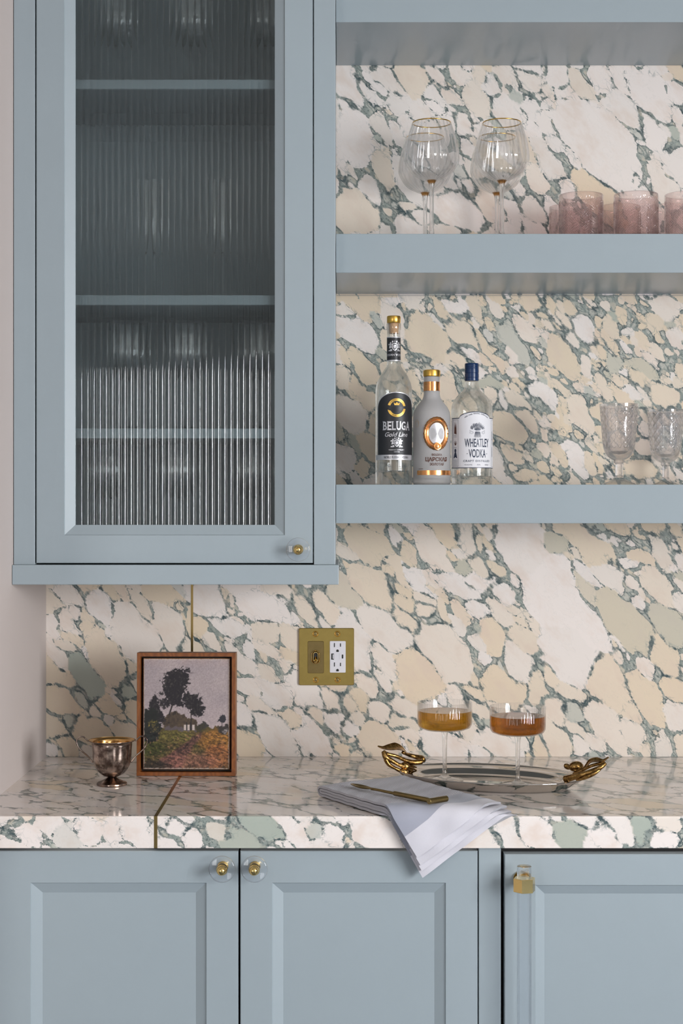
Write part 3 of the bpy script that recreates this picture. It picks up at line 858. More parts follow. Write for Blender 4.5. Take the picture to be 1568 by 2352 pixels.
# ---- cut crystal goblets
def goblet(root):
    n, H = 240, 0.153
    pr = curve([(0.0100, 0.0475), (0.0185, 0.0520), (0.0265, 0.0620), (0.0300, 0.0740), (0.0318, 0.0900), (0.0338, 0.1150), (0.0366, H)], 5)
    rings = []
    zz = []
    for i in range(96):
        t = i / 95
        z = 0.0475 + (H - 0.0475) * t
        for q in range(len(pr) - 1):
            if pr[q][1] <= z <= pr[q + 1][1] + 1e-9:
                f = (z - pr[q][1]) / max(1e-9, pr[q + 1][1] - pr[q][1])
                zz.append((pr[q][0] + (pr[q + 1][0] - pr[q][0]) * f, z)); break
    for r, z in zz:
        ring = []
        for j in range(n):
            a = 2 * PI * j / n
            d = 0
            if 0.071 < z < 0.147:
                u = a / (2 * PI) * 14
                v = (z - 0.07) / 0.0160
                A_, B_ = (u + v) % 1.0, (u - v) % 1.0
                g = min(min(A_, 1 - A_), min(B_, 1 - B_))
                d = -0.0022 * max(0.0, 1 - g / 0.26)
            ring.append(((r + d) * math.cos(a), (r + d) * math.sin(a), z))
        rings.append(ring)
    for r, z in [(0.0345, H), (0.0335, H - 0.002), (0.0305, 0.115), (0.0285, 0.090), (0.0255, 0.074), (0.0200, 0.0645), (0.010, 0.0590), (0.0005, 0.0575)]:
        rings.append([(r * math.cos(2 * PI * j / n), r * math.sin(2 * PI * j / n), z) for j in range(n)])
    build('bowl', MB().loops(rings, True, True, True), M['crystal'], root, True, local=True, angle=22)
    st = [(0.0082, 0.0140), (0.0080, 0.0165), (0.0068, 0.0185), (0.0066, 0.0390), (0.0072, 0.0410), (0.0095, 0.0425), (0.0100, 0.0440), (0.0092, 0.0455), (0.0100, 0.0474)]
    build('stem', MB().lathe(st, 8), M['crystal'], root, False, local=True)
    ft_ = [(0.0312, 0.0), (0.0318, 0.0012), (0.0300, 0.0030), (0.0200, 0.0070), (0.0120, 0.0105), (0.0098, 0.0138)]
    build('foot', MB().lathe(ft_, 48, rfun=lambda k, r, a, z: r * (1 + 0.012 * math.cos(16 * a))), M['glass'], root, True, local=True, angle=30)
g0 = thing('crystal_goblet', 'diamond-cut crystal goblet, the nearer and taller-looking of the two', 'goblet', (P(1421, 0, -0.23).x, -0.23, SZ3), 'cut crystal goblets')
goblet(g0)
dup(g0, (P(1528, 0, -0.062).x, -0.062, SZ3), 'diamond-cut crystal goblet standing further back, at the picture edge', 0.12)

# ---- glasses behind the reeded door
cz = [P(0, a, -0.298).z for a in (183, 678, 984)]
cz.append(z_b + 0.022)
Yg = -0.16
rows = [(0, (268, 440, 615), 'on the top cabinet shelf'), (2, (295, 428, 588), 'on the low cabinet shelf'), (3, (247, 408, 573), 'on the cabinet floor')]
words = ('nearest the side wall', 'in the middle', 'nearest the knob side')
first = None
for si, xs_, wh in rows:
    for px, wd in zip(xs_, words):
        lab = 'clear stemmed wine glass behind reeded glass, %s, %s' % (wh, wd)
        loc = (P(px, 0, Yg).x, Yg, cz[si])
        if first is None:
            first = thing('cabinet_wine_glass', lab, 'wine glass', loc, 'wine glasses behind the reeded door')
            stemware(first, [(0.0050, 0.1000), (0.018, 0.1050), (0.036, 0.1250), (0.0430, 0.1500), (0.0410, 0.1800), (0.0360, 0.2120)], 0.0012, 0.101, 0.035, 0.0042, M['glass_cab'], 40)
        else:
            dup(first, loc, lab)
f0 = thing('champagne_flute', 'tall champagne flute behind reeded glass, nearer the side wall', 'champagne flute', (P(348, 0, Yg).x, Yg, cz[1]), 'champagne flutes behind the reeded door')
stemware(f0, [(0.0045, 0.0980), (0.0095, 0.1080), (0.0165, 0.1350), (0.0205, 0.1700), (0.0205, 0.2050), (0.0190, 0.2400)], 0.0012, 0.099, 0.032, 0.0040, M['glass_cab'], 40)
dup(f0, (P(507, 0, Yg).x, Yg, cz[1]), 'tall champagne flute behind reeded glass, nearer the open shelves')

# ================================================================== BOTTLES
def text_mb(txt, h, width=None, bold=0.0, shear=0.0, spacing=1.0, nat=False):
    """flat lettering as (x, z) outlines: capital height h, optional total width"""
    cu = bpy.data.curves.new('lettering', 'FONT')
    cu.body, cu.size, cu.align_x, cu.offset, cu.shear, cu.space_character = txt, 1.0, 'CENTER', bold, shear, spacing
    cu.resolution_u = 3
    o = bpy.data.objects.new('lettering', cu)
    COL.objects.link(o)
    dg = bpy.context.evaluated_depsgraph_get()
    me = bpy.data.meshes.new_from_object(o.evaluated_get(dg))
    vs = [(v.co.x, v.co.y) for v in me.vertices]
    fs = [tuple(p.vertices) for p in me.polygons]
    bpy.data.objects.remove(o); bpy.data.curves.remove(cu); bpy.data.meshes.remove(me)
    if not vs: return [], []
    x0, x1 = min(v[0] for v in vs), max(v[0] for v in vs)
    y0, y1 = min(v[1] for v in vs), max(v[1] for v in vs)
    kz = h / (y1 - y0)
    kx = (width / (x1 - x0)) if width else kz
    xm = (x0 + x1) / 2
    return [((x - xm) * kx, (y - y0) * kz) for x, y in vs], fs
def wrap_add(m, vs, fs, R, x, z, phi, off, th=0.0):
    """lay a flat (x, z) shape round a cylinder of radius R"""
    pts = []
    for vx, vz in vs:
        a = (x + vx) / R + phi
        pts.append(((R + off) * math.sin(a), -(R + off) * math.cos(a), z + vz))
    m.add(pts, fs)
def arc_patch(m, R, phi, x0, x1, zb, zt, off, nx=40, nz=1):
    """curved patch; zb and zt may be functions of x"""
    fb = zb if callable(zb) else (lambda x: zb)
    ft = zt if callable(zt) else (lambda x: zt)
    vs, fs = [], []
    for i in range(nx + 1):
        x = x0 + (x1 - x0) * i / nx
        for j in range(nz + 1):
            vs.append((x, fb(x) + (ft(x) - fb(x)) * j / nz))
    for i in range(nx):
        for j in range(nz):
            a = i * (nz + 1) + j
            fs.append((a, a + nz + 1, a + nz + 2, a + 1))
    wrap_add(m, vs, fs, R, 0, 0, phi, off)
def ring_patch(m, R, phi, cx, cz_, rx0, rz0, rx1, rz1, off, a0=0.0, a1=2 * PI, n=48):
    vs, fs = [], []
    for i in range(n + 1):
        a = a0 + (a1 - a0) * i / n
        vs += [(cx + rx0 * math.cos(a), cz_ + rz0 * math.sin(a)), (cx + rx1 * math.cos(a), cz_ + rz1 * math.sin(a))]
    for i in range(n):
        fs.append((2 * i, 2 * i + 1, 2 * i + 3, 2 * i + 2))
    wrap_add(m, vs, fs, R, 0, 0, phi, off)
def poly_patch(m, R, phi, pts, off):
    wrap_add(m, pts, [tuple(range(len(pts)))], R, 0, 0, phi, off)
def arc_text(m, R, phi, txt, cx, cz_, rad, h, a_mid, a_span, off, inward=False):
    n = len(txt)
    for i, ch in enumerate(txt):
        if ch == ' ': continue
        f = (i + 0.5) / n - 0.5
        a = a_mid - f * a_span if not inward else a_mid + f * a_span
        vs, fs = text_mb(ch, h if ch not in '-.' else h * 0.15)
        t = (a - PI / 2) if not inward else (a + PI / 2)
        ox, oz = cx + rad * math.cos(a), cz_ + rad * math.sin(a)
        vs = [(ox + x * math.cos(t) - z * math.sin(t), oz + x * math.sin(t) + z * math.cos(t)) for x, z in vs]
        wrap_add(m, vs, fs, R, 0, 0, phi, off)
def bottle_glass(root, prof, wall, base, mat, n=72, name='bottle_glass'):
    inner = [(max(0.0005, r - wall), z) for r, z in prof if z > base]
    inner = [(0.0005, base + 0.002), (inner[0][0] * 0.6, base), (inner[0][0] * 0.95, base + 0.0015)] + inner
    m = MB().lathe([(0.0005, 0.0)] + prof + inner[::-1], n)
    return build(name, m, mat, root, True, local=True, angle=60)
M['label_black'] = plain('black_label_paper', (0.018, 0.018, 0.021), 0.45, vary=0.3, scale=900)
M['silver_ink'] = plain('silver_ink', (0.62, 0.60, 0.62), 0.35, 0.5)
M['gold_ink'] = plain('gold_ink', (0.72, 0.44, 0.09), 0.35, 0.6)
M['label_white'] = plain('white_label_paper', (0.80, 0.78, 0.80), 0.6, vary=0.02)
M['navy'] = plain('navy_ink', (0.012, 0.024, 0.06), 0.4)
M['navy_cap'] = plain('navy_cap', (0.008, 0.03, 0.10), 0.25)
M['brown_ink'] = plain('brown_ink', (0.10, 0.03, 0.015), 0.5)
M['black_ink'] = plain('black_ink', (0.010, 0.010, 0.012), 0.4)
M['cork'] = plain('cork', (0.55, 0.32, 0.17), 0.8, vary=0.3, scale=400)
M['gold_cap'] = plain('gold_cap', (0.78, 0.46, 0.10), 0.3, 1.0)
M['bottle'] = glass('bottle_glass', (0.975, 0.98, 0.975), 0, 1.46, 0.14, 0.95, 1.8)
tf = NT('frosted_bottle_glass')
tf.set(base=(0.80, 0.78, 0.78), rough=0.55, trans=0.62, ior=1.4)
_tr = tf.n('ShaderNodeBsdfTransparent'); _mx = tf.n('ShaderNodeMixShader'); _mx.inputs[0].default_value = 0.16
tf.l(tf.b.outputs[0], _mx.inputs[1]); tf.l(_tr.outputs[0], _mx.inputs[2]); tf.l(_mx.outputs[0], tf.out.inputs['Surface'])
M['frosted'] = tf.m
Yb = -0.20
kb = sc(Yb)
fz = lambda py: CAM_Z + (1176 - py) * kb - SZ3          # height above the shelf at the bottles' distance

# -- tall bottle with a black label
b1 = thing('vodka_bottle', 'tallest clear bottle with black arched label, silver lettering and gold stopper', 'bottle', (P(904, 0, Yb).x, Yb, SZ3), 'spirit bottles')
R1 = 0.0352
bottle_glass(b1, [(R1 - 0.003, 0.0), (R1 - 0.0006, 0.0015), (R1, 0.004), (R1, fz(905)), (R1 - 0.0004, fz(893)), (R1 - 0.003, fz(879)), (R1 - 0.009, fz(863)), (R1 - 0.0155, fz(852)), (0.0140, fz(842)), (0.0128, fz(832)), (0.0125, fz(775)),
    (0.0125, fz(760)), (0.0138, fz(757)), (0.0138, fz(745)), (0.0130, fz(743))], 0.0028, 0.026, M['bottle'])
build('stopper_cap', MB().lathe([(0.0122, fz(742.6)), (0.0131, fz(741)), (0.0132, fz(729)), (0.0124, fz(726.4)), (0.0005, fz(726))], 40), M['gold_cap'], b1, True, 'gold stopper cap', local=True, angle=35)
build('cork', MB().lathe([(0.0084, fz(766.5)), (0.0092, fz(765)), (0.0100, fz(743)), (0.0005, fz(742.5))], 24), M['cork'], b1, True, 'pale cork', local=True, angle=35)
phi = 0.13
hw = 0.041
arch_z = lambda x: fz(941) + (fz(905) - fz(941)) * math.sqrt(max(0.0, 1 - (x / hw) ** 2))
m = MB(); arc_patch(m, R1, phi, -hw, hw, fz(1046), arch_z, 0.0004, 48, 2)
lab = build('front_label', m, M['label_black'], b1, True, 'black arched label', local=True, angle=180)
m = MB()
vs = []
N = 60
for i in range(N + 1):
    a = PI * i / N
    x = hw * math.cos(a); z = fz(941) + (fz(905) - fz(941)) * math.sin(a)
    d = Vector((math.cos(a), math.sin(a)))
    vs += [(x, z), (x + d.x * 0.0014, z + d.y * 0.0014)]
wrap_add(m, vs, [(2 * i, 2 * i + 1, 2 * i + 3, 2 * i + 2) for i in range(N)], R1, 0, 0, phi, 0.0006)
for sx in (-1, 1): arc_patch(m, R1, phi, sx * hw - 0.0005, sx * hw + 0.0005, fz(1046), fz(941), 0.0006, 2)
arc_patch(m, R1, phi, -hw - 0.008, hw + 0.006, fz(1057.5), fz(1046), 0.0005, 40)
build('silver_border', m, M['silver_ink'], lab, True, local=True, angle=180)
m = MB()
for seg in ((0.18, PI - 0.30), (PI + 0.22, 2 * PI - 0.12)):
    ring_patch(m, R1, phi, 0, fz(939), 0.0128, 0.0128, 0.0176, 0.0176, 0.0008, *seg)
zc_ = fz(931)
poly_patch(m, R1, phi, [(-0.0045, zc_ - 0.002), (0.0045, zc_ - 0.002), (0.0058, zc_ + 0.0032), (0.0026, zc_ + 0.0008), (0.0, zc_ + 0.0042), (-0.0026, zc_ + 0.0008), (-0.0058, zc_ + 0.0032)], 0.0008)
build('gold_emblem', m, M['gold_ink'], lab, True, 'gold ring emblem with a crown', local=True, angle=180)
m = MB()
arc_text(m, R1, phi, 'EXCEPTIONAL', 0, fz(939), 0.0139, 0.0026, PI / 2, 2.0, 0.0010)
arc_text(m, R1, phi, 'QUALITY', 0, fz(939), 0.0164, 0.0026, -PI / 2, 1.15, 0.0010, True)
fish = []
for i in range(25):
    t = i / 24
    x = -0.019 + 0.038 * t
    zc2 = fz(940.5) - 0.0032 * math.sin(PI * min(1, t * 1.1)) + 0.0028 * t
    hh = 0.0042 * math.sin(PI * min(1, (t * 0.93 + 0.05))) ** 0.8
    fish.append((x, zc2, hh))
fish_m = MB()
top_, bot_ = [(x, z + h) for x, z, h in fish], [(x, z - h) for x, z, h in fish]
body = top_ + bot_[::-1]
wrap_add(fish_m, top_ + bot_, [(i, i + 25, i + 26, i + 1) for i in range(24)], R1, 0, 0, phi, 0.0022)
poly_patch(fish_m, R1, phi, [(0.014, fz(938.5)), (0.0205, fz(933)), (0.018, fz(940)), (0.0205, fz(943))], 0.0022)
vs, fs = text_mb('NOBLE RUSSIAN VODKA', 0.0048, 0.049, 0.006)
strip_m = MB(); wrap_add(strip_m, vs, fs, R1, 0.0, fz(1054.5), phi, 0.0009)
build('strip_lettering', strip_m, M['black_ink'], lab, True, local=True, angle=180)
build('fish_emblem', fish_m, M['black_ink'], lab, True, 'raised black fish', local=True, angle=180)
build('ring_lettering', m, M['black_ink'], lab, True, 'small black lettering', local=True, angle=180)
m = MB()
x = -0.0272
for ch, wd in zip('BELUGA', (0.0088, 0.0082, 0.0080, 0.0092, 0.0094, 0.0098)):       # tall capitals with square serifs
    vs, fs = text_mb(ch, 0.0165, wd - 0.0008, 0.022)
    wrap_add(m, vs, fs, R1, x + wd / 2, fz(990), phi, 0.0008)
    if ch in 'BELU':
        for zz_ in ((fz(990), fz(970) - 0.0013) if ch != 'U' else (fz(970) - 0.0013,)):
            arc_patch(m, R1, phi, x - 0.0004, x + 0.0036, zz_, zz_ + 0.0013, 0.0008, 3)
    if ch == 'A':
        arc_patch(m, R1, phi, x - 0.0006, x + 0.0030, fz(990), fz(990) + 0.0013, 0.0008, 3)
        arc_patch(m, R1, phi, x + wd - 0.0035, x + wd, fz(990), fz(990) + 0.0013, 0.0008, 3)
    x += wd + 0.0004
vs, fs = text_mb('Gold Line', 0.0085, 0.045, 0.004, 0.35)
wrap_add(m, vs, fs, R1, 0, fz(1005), phi, 0.0008)
def crest(m, R, phi, cx, cz_, k, off):
    sh = [(-0.0042, 0.0045), (0, 0.0056), (0.0042, 0.0045), (0.0044, -0.001), (0.0026, -0.0050), (0, -0.0066), (-0.0026, -0.0050), (-0.0044, -0.001)]
    n8 = len(sh)
    vs = [(cx + x * k, cz_ + z * k) for x, z in sh] + [(cx + x * k * 0.72, cz_ + z * k * 0.72) for x, z in sh] + [(cx + x * k * 0.5, cz_ + z * k * 0.5) for x, z in sh]
    fs = [(i, (i + 1) % n8, n8 + (i + 1) % n8, n8 + i) for i in range(n8)]
    fs.append(tuple(2 * n8 + i for i in range(n8)))
    wrap_add(m, vs, fs, R, 0, 0, phi, off)
    for sx in (-1, 1):
        for (x, z, w_, h_) in ((0.0062, 0.0042, 0.0013, 0.0030), (0.0066, -0.0005, 0.0020, 0.0022), (0.0056, -0.0055, 0.0018, 0.0018), (0.0088, 0.0032, 0.0012, 0.0012), (0.0086, -0.0062, 0.0014, 0.0010), (0.0030, 0.0074, 0.0010, 0.0016), (0.0, 0.0080, 0.0008, 0.0016)):
            poly_patch(m, R, phi, [(cx + k * (sx * x - w_), cz_ + k * (z - h_)), (cx + k * (sx * x + w_), cz_ + k * (z - h_ * 0.6)), (cx + k * (sx * x + w_ * 0.6), cz_ + k * (z + h_)), (cx + k * (sx * x - w_ * 0.9), cz_ + k * (z + h_ * 0.7))], off)
crest(m, R1, phi, 0.0, fz(1019), 1.15, 0.0008)
for tx, py, w_ in (('MARIINSK DISTILLERY', 1036, 0.030), ('SIBERIA', 1040.5, 0.011)):
    vs, fs = text_mb(tx, 0.0020, w_)
    wrap_add(m, vs, fs, R1, 0, fz(py), phi, 0.0008)
build('silver_print', m, M['silver_ink'], lab, False, 'silver lettering and crest', local=True)
RN = 0.0128
m = MB(); arc_patch(m, RN, 0, -RN * 2.2, RN * 2.2, fz(829), fz(776), 0.0004, 40)
nl = build('neck_label', m, M['label_black'], b1, True, 'black neck band with a silver crest', local=True, angle=180)
m = MB()
arc_patch(m, RN, 0, -RN * 2.2, RN * 2.2, fz(830.5), fz(828), 0.0007, 40); arc_patch(m, RN, 0, -RN * 2.2, RN * 2.2, fz(777), fz(775), 0.0007, 40)
crest(m, RN, 0.12, 0.0, fz(797.5), 1.25, 0.0008)
vs, fs = text_mb('RUSSIAN VODKA', 0.0042, 0.045, 0.01)
wrap_add(m, vs, fs, RN, 0, fz(819), 0.1, 0.0008)
build('silver_print', m, M['silver_ink'], nl, False, local=True)

# -- frosted bottle with a copper oval
Y2 = -0.204
b2 = thing('vodka_bottle', 'short frosted bottle with a copper oval wreath and gold cap', 'bottle', (P(991, 0, Yb).x, Y2, SZ3), 'spirit bottles')
R2 = 0.0358
bottle_glass(b2, [(R2 - 0.006, 0.0), (R2 - 0.0015, 0.0015), (R2, 0.006), (R2, fz(960)), (R2 - 0.0015, fz(947)), (R2 - 0.006, fz(936)), (R2 - 0.0125, fz(926)), (0.0178, fz(918)), (0.0158, fz(910)), (0.0152, fz(900)), (0.0150, fz(870)), (0.0153, fz(866.5)), (0.0140, fz(866))], 0.003, 0.012, M['frosted'])
build('cap', MB().lathe([(0.0150, fz(865.8)), (0.0163, fz(864.6)), (0.0165, fz(855)), (0.0160, fz(851.5)), (0.0130, fz(850)), (0.0005, fz(849.8))], 40), M['gold_cap'], b2, True, 'gold screw cap', local=True, angle=35)
m = MB(); arc_patch(m, 0.0153, 0, -0.0153 * PI, 0.0153 * PI, fz(899), fz(878), 0.0004, 48)
build('neck_band', m, M['copper'], b2, True, 'copper foil neck band', local=True, angle=180)
m = MB()
phi2 = 0.22
cz2 = fz(998)
nw = 72
rows_ = []
for i in range(nw + 1):                         # raised wreath
    a = 2 * PI * i / nw
    bumps = 1 + 0.035 * math.cos(24 * a)
    row = []
    for (f, o_) in ((0.0, 0.0004), (0.15, 0.0020), (0.42, 0.0030), (0.5, 0.0021), (0.62, 0.0030), (0.85, 0.0022), (1.0, 0.0004)):
        rx = 0.0158 + (0.0262 - 0.0158) * f * bumps
        rz = 0.0205 + (0.0318 - 0.0205) * f * bumps
        o_ = o_ + 0.0005 * math.sin(36 * a + 9 * f)
        x, z = rx * math.cos(a), rz * math.sin(a)
        ang = x / R2 + phi2
        row.append(((R2 + o_) * math.sin(ang), -(R2 + o_) * math.cos(ang), cz2 + z))
    rows_.append(row)
m.loops(rows_, False)
build('wreath', m, M['copper'], b2, True, 'raised copper oval wreath', local=True, angle=50)
m = MB()
rows_ = []
for i in range(25):
    a = 2 * PI * i / 24
    row = []
    for (f, o_) in ((1.0, 0.0015), (0.95, 0.0045), (0.75, 0.0046), (0.68, 0.0036), (0.35, 0.0042), (0.02, 0.0044)):
        x, z = 0.0002 + 0.0070 * f * math.cos(a), 0.0075 * f * math.sin(a)
        ang = x / R2 + phi2
        row.append(((R2 + o_) * math.sin(ang), -(R2 + o_) * math.cos(ang), fz(1026.5) + z))
    rows_.append(row)
m.loops(rows_, False)
build('medallion', m, M['copper'], b2, True, 'small round copper medallion', local=True, angle=40)
m = MB()
ring_patch(m, R2, phi2, 0, cz2, 0.0002, 0.0002, 0.0160, 0.0207, 0.0003)
build('oval_window', m, M['silver_ink'], b2, True, 'shiny clear oval inside the wreath', local=True, angle=180)
m = MB()
phi3 = 0.14
for tx, h_, w_, py, bo in (('ВОДКА', 0.0050, 0.0200, 1049.5, 0.03), ('ЦАРСКАЯ', 0.0098, 0.0440, 1063, 0.035), ('ЗОЛОТАЯ', 0.0050, 0.0270, 1070.5, 0.03)):
    vs, fs = text_mb(tx, h_, w_, bo)
    wrap_add(m, vs, fs, R2, 0.003, fz(py), phi3, 0.0006)
arc_patch(m, R2, phi3, -0.034, -0.024, fz(1078.5), fz(1077.5), 0.0005, 4)
build('black_lettering', m, M['brown_ink'], b2, False, 'dark lettering', local=True)
m = MB()
arc_patch(m, R2, 0.0, -0.0330, 0.050, fz(1092), fz(1081.5), 0.0005, 40); arc_patch(m, R2, 0.0, -0.0330, 0.050, fz(1088.2), fz(1085.5), 0.0008, 40)
build('copper_strip', m, M['copper'], b2, True, 'copper strip near the base', local=True, angle=180)
m = MB()
tx_ = [(-0.0335 + 0.005 * math.cos(a) * (0.6 + 0.05 * a), fz(975) + 0.009 * math.sin(a) * (1 - 0.05 * a)) for a in [0.35 * i for i in range(26)]]
for (xa, za), (xb, zb_) in zip(tx_[:-1], tx_[1:]):
    poly_patch(m, R2, 0, [(xa - 0.0002, za), (xa + 0.0003, za), (xb + 0.0003, zb_), (xb - 0.0002, zb_)], 0.0005)
build('script_flourish', m, M['gold_ink'], b2, False, local=True)

# -- wide bottle with a white label
Y3 = -0.196
b3 = thing('vodka_bottle', 'round-shouldered clear bottle with white label and navy screw cap', 'bottle', (P(1083.4, 0, Yb).x, Y3, SZ3), 'spirit bottles')
R3 = 0.0396
bottle_glass(b3, [(R3 - 0.006, 0.0), (R3 - 0.0022, 0.0012), (R3 - 0.0015, 0.004), (R3, fz(1060)), (R3, fz(945)), (R3 - 0.001, fz(933)), (R3 - 0.0045, fz(921)), (R3 - 0.011, fz(910)), (R3 - 0.0185, fz(902)), (0.0160, fz(896)), (0.0137, fz(889)), (0.0128, fz(880)), (0.0125, fz(860)), (0.0120, fz(838))], 0.0028, 0.016, M['bottle'])
cp = [(0.0128, fz(875)), (0.0136, fz(874.2))]
for py in (868, 857, 847, 842.5, 838):
    cp += [(0.0136, fz(py + 1.2)), (0.0131, fz(py + 0.5)), (0.0131, fz(py - 0.3)), (0.0137, fz(py - 1))]
cp += [(0.0135, fz(836)), (0.0128, fz(834.6)), (0.0005, fz(834.4))]
build('screw_cap', MB().lathe(cp, 40), M['navy_cap'], b3, True, 'navy ridged screw cap', local=True, angle=30)
ph = 0.10
hwl = 0.0555
def w_top(x):
    if abs(x) < 0.0315: return fz(960) + (fz(948.5) - fz(960)) * (math.cos(x / 0.0315 * PI / 2) ** 0.6)
    return fz(962) 
m = MB(); arc_patch(m, R3, ph, -hwl, hwl, fz(1075), w_top, 0.0004, 60)
lab = build('front_label', m, M['label_white'], b3, True, 'white shaped label', local=True, angle=180)
m = MB()
arc_patch(m, R3, ph, -hwl, hwl, fz(1076.2), fz(1074.6), 0.0006, 50)
arc_patch(m, R3, ph, -hwl, hwl, lambda x: w_top(x) - 0.0009, lambda x: w_top(x) + 0.0006, 0.0006, 90)
vs, fs = text_mb('WHEATLEY', 0.0160, 0.0490, 0.012)
wrap_add(m, vs, fs, R3, 0.004, fz(1028.5), ph, 0.0007)
vs, fs = text_mb('VODKA', 0.0160, 0.0335, 0.012)
wrap_add(m, vs, fs, R3, 0.004, fz(1052.5), ph, 0.0007)
for sx in (-1, 1): ring_patch(m, R3, ph, 0.004 + sx * 0.0196, fz(1043.5), 0.0001, 0.0001, 0.0008, 0.0008, 0.0007, n=10)
vs, fs = text_mb('CRAFT DISTILLED', 0.0038, 0.0545, 0.012, spacing=1.15)
wrap_add(m, vs, fs, R3, 0.004, fz(1062.3), ph, 0.0007)
for tx, xx, w_ in (('41% ALC/VOL', -0.0135, 0.0150), ('750 ML', 0.006, 0.0065), ('82 PROOF', 0.0235, 0.0085)):
    vs, fs = text_mb(tx, 0.0021, w_)
    wrap_add(m, vs, fs, R3, xx, fz(1070), ph, 0.0007)
arc_text(m, R3, ph, 'MADE UNDER PERSONAL SUPERVISION', 0.003, fz(1000), 0.0385, 0.0022, PI / 2, 1.25, 0.0007)
bz0 = fz(993)
rg = random.Random(5)
def stroke(p0, p1, wd):
    d = Vector((p1[0] - p0[0], p1[1] - p0[1])); d.normalize()
    nx_, nz_ = -d.y * wd / 2, d.x * wd / 2
    poly_patch(m, R3, ph, [(p0[0] + nx_, p0[1] + nz_), (p0[0] - nx_, p0[1] - nz_), (p1[0] - nx_ * 0.6, p1[1] - nz_ * 0.6), (p1[0] + nx_ * 0.6, p1[1] + nz_ * 0.6)], 0.0007)
for i in range(34):                             # sheaf of wheat: fanned ears, tied waist, stubble
    a = math.radians(-78 + 156 * i / 33)
    L = 0.0135 + rg.uniform(-0.002, 0.002)
    p0 = (0.004 + 0.003 * math.sin(a), bz0 + 0.002)
    p1 = (0.004 + L * 0.95 * math.sin(a), bz0 + 0.003 + L * 0.95 * max(0.12, math.cos(a)))
    stroke(p0, p1, 0.0003)
    for f in (0.6, 0.75, 0.9):
        q_ = (p0[0] + (p1[0] - p0[0]) * f, p0[1] + (p1[1] - p0[1]) * f)
        for sg in (-1, 1):
            stroke(q_, (q_[0] + 0.0016 * math.sin(a + sg * 0.7), q_[1] + 0.0016 * math.cos(a + sg * 0.7)), 0.00045)
for i in range(13):
    f = i / 12 - 0.5
    stroke((0.004 + f * 0.0085, bz0 - 0.0005), (0.004 + f * 0.0135, bz0 - 0.0105 - 0.001 * (i % 3)), 0.00062)
for sx in (-1, 1):                              # ribbon
    for (xa, za, xb, zb_) in ((0.0, 0.0008, 0.0105, 0.0000), (0.0, -0.0016, 0.0105, -0.0024), (0.0105, 0.0, 0.0105, -0.0024), (0.0105, 0.0, 0.0150, 0.0018), (0.0105, -0.0045, 0.0150, -0.0030), (0.0150, 0.0018, 0.0135, -0.0008), (0.0135, -0.0008, 0.0150, -0.0030), (0.0075, -0.0022, 0.0105, -0.0045)):
        stroke((0.004 + sx * xa, bz0 + za), (0.004 + sx * xb, bz0 + zb_), 0.0004)
for sx in (-1, 1):                              # side columns of the label
    xa = -0.0345 if sx < 0 else 0.0385
    for xx in (xa, xa - 0.0150 * (1 if sx < 0 else -1)):
        arc_patch(m, R3, ph, xx - 0.0002, xx + 0.0002, fz(1072), fz(966), 0.0006, 1)
    arc_patch(m, R3, ph, min(xa, xa + sx * 0.015), max(xa, xa + sx * 0.015), fz(1072.3), fz(1071.8), 0.0006, 6)
    arc_patch(m, R3, ph, min(xa, xa + sx * 0.015), max(xa, xa + sx * 0.015), fz(966.2), fz(965.8), 0.0006, 6)
for py in (1057, 1060, 1063, 1066, 1069):
    arc_patch(m, R3, ph, -0.0475, -0.0365, fz(py + 0.5), fz(py), 0.0006, 6)
for py in (1001, 1004.5, 1029):
    arc_patch(m, R3, ph, -0.0465, -0.0385, fz(py + 0.6), fz(py), 0.0006, 6)
ring_patch(m, R3, ph, -0.0420, fz(1036), 0.0001, 0.0001, 0.0028, 0.0036, 0.0007, n=16)
poly_patch(m, R3, ph, [(-0.0475, fz(1053)), (-0.0368, fz(1053)), (-0.0385, fz(1046)), (-0.0400, fz(1040)), (-0.0440, fz(1040)), (-0.0458, fz(1046))], 0.0007)
for xx, z0_, h_ in ((0.0415, 1012, 20), (0.0440, 1022, 14), (0.0415, 1050, 22)):
    arc_patch(m, R3, ph, xx, xx + 0.0016, fz(z0_), fz(z0_ - h_), 0.0006, 1)
build('navy_print', m, M['navy'], lab, False, 'navy lettering and wheat sheaf', local=True)
m = MB()
poly_patch(m, R3, ph, [(-0.0455, fz(997)), (-0.0385, fz(999)), (-0.0392, fz(984)), (-0.0405, fz(972)), (-0.0418, fz(984)), (-0.0440, fz(970)), (-0.0450, fz(986))], 0.0007)
def stroke2(p0, p1, wd):
    poly_patch(m, R3, ph, [(p0[0] - wd, p0[1]), (p0[0] + wd, p0[1]), (p1[0] + wd * 0.4, p1[1]), (p1[0] - wd * 0.4, p1[1])], 0.0007)
for dx_, dz_ in ((-0.0045, 0.006), (-0.002, 0.0085), (0.0008, 0.0090), (0.0035, 0.0075), (0.0050, 0.0045)):
    stroke2((-0.0420, fz(1024)), (-0.0420 + dx_, fz(1024) + dz_), 0.0007)
build('brown_print', m, M['brown_ink'], lab, False, 'small brown emblems', local=True)

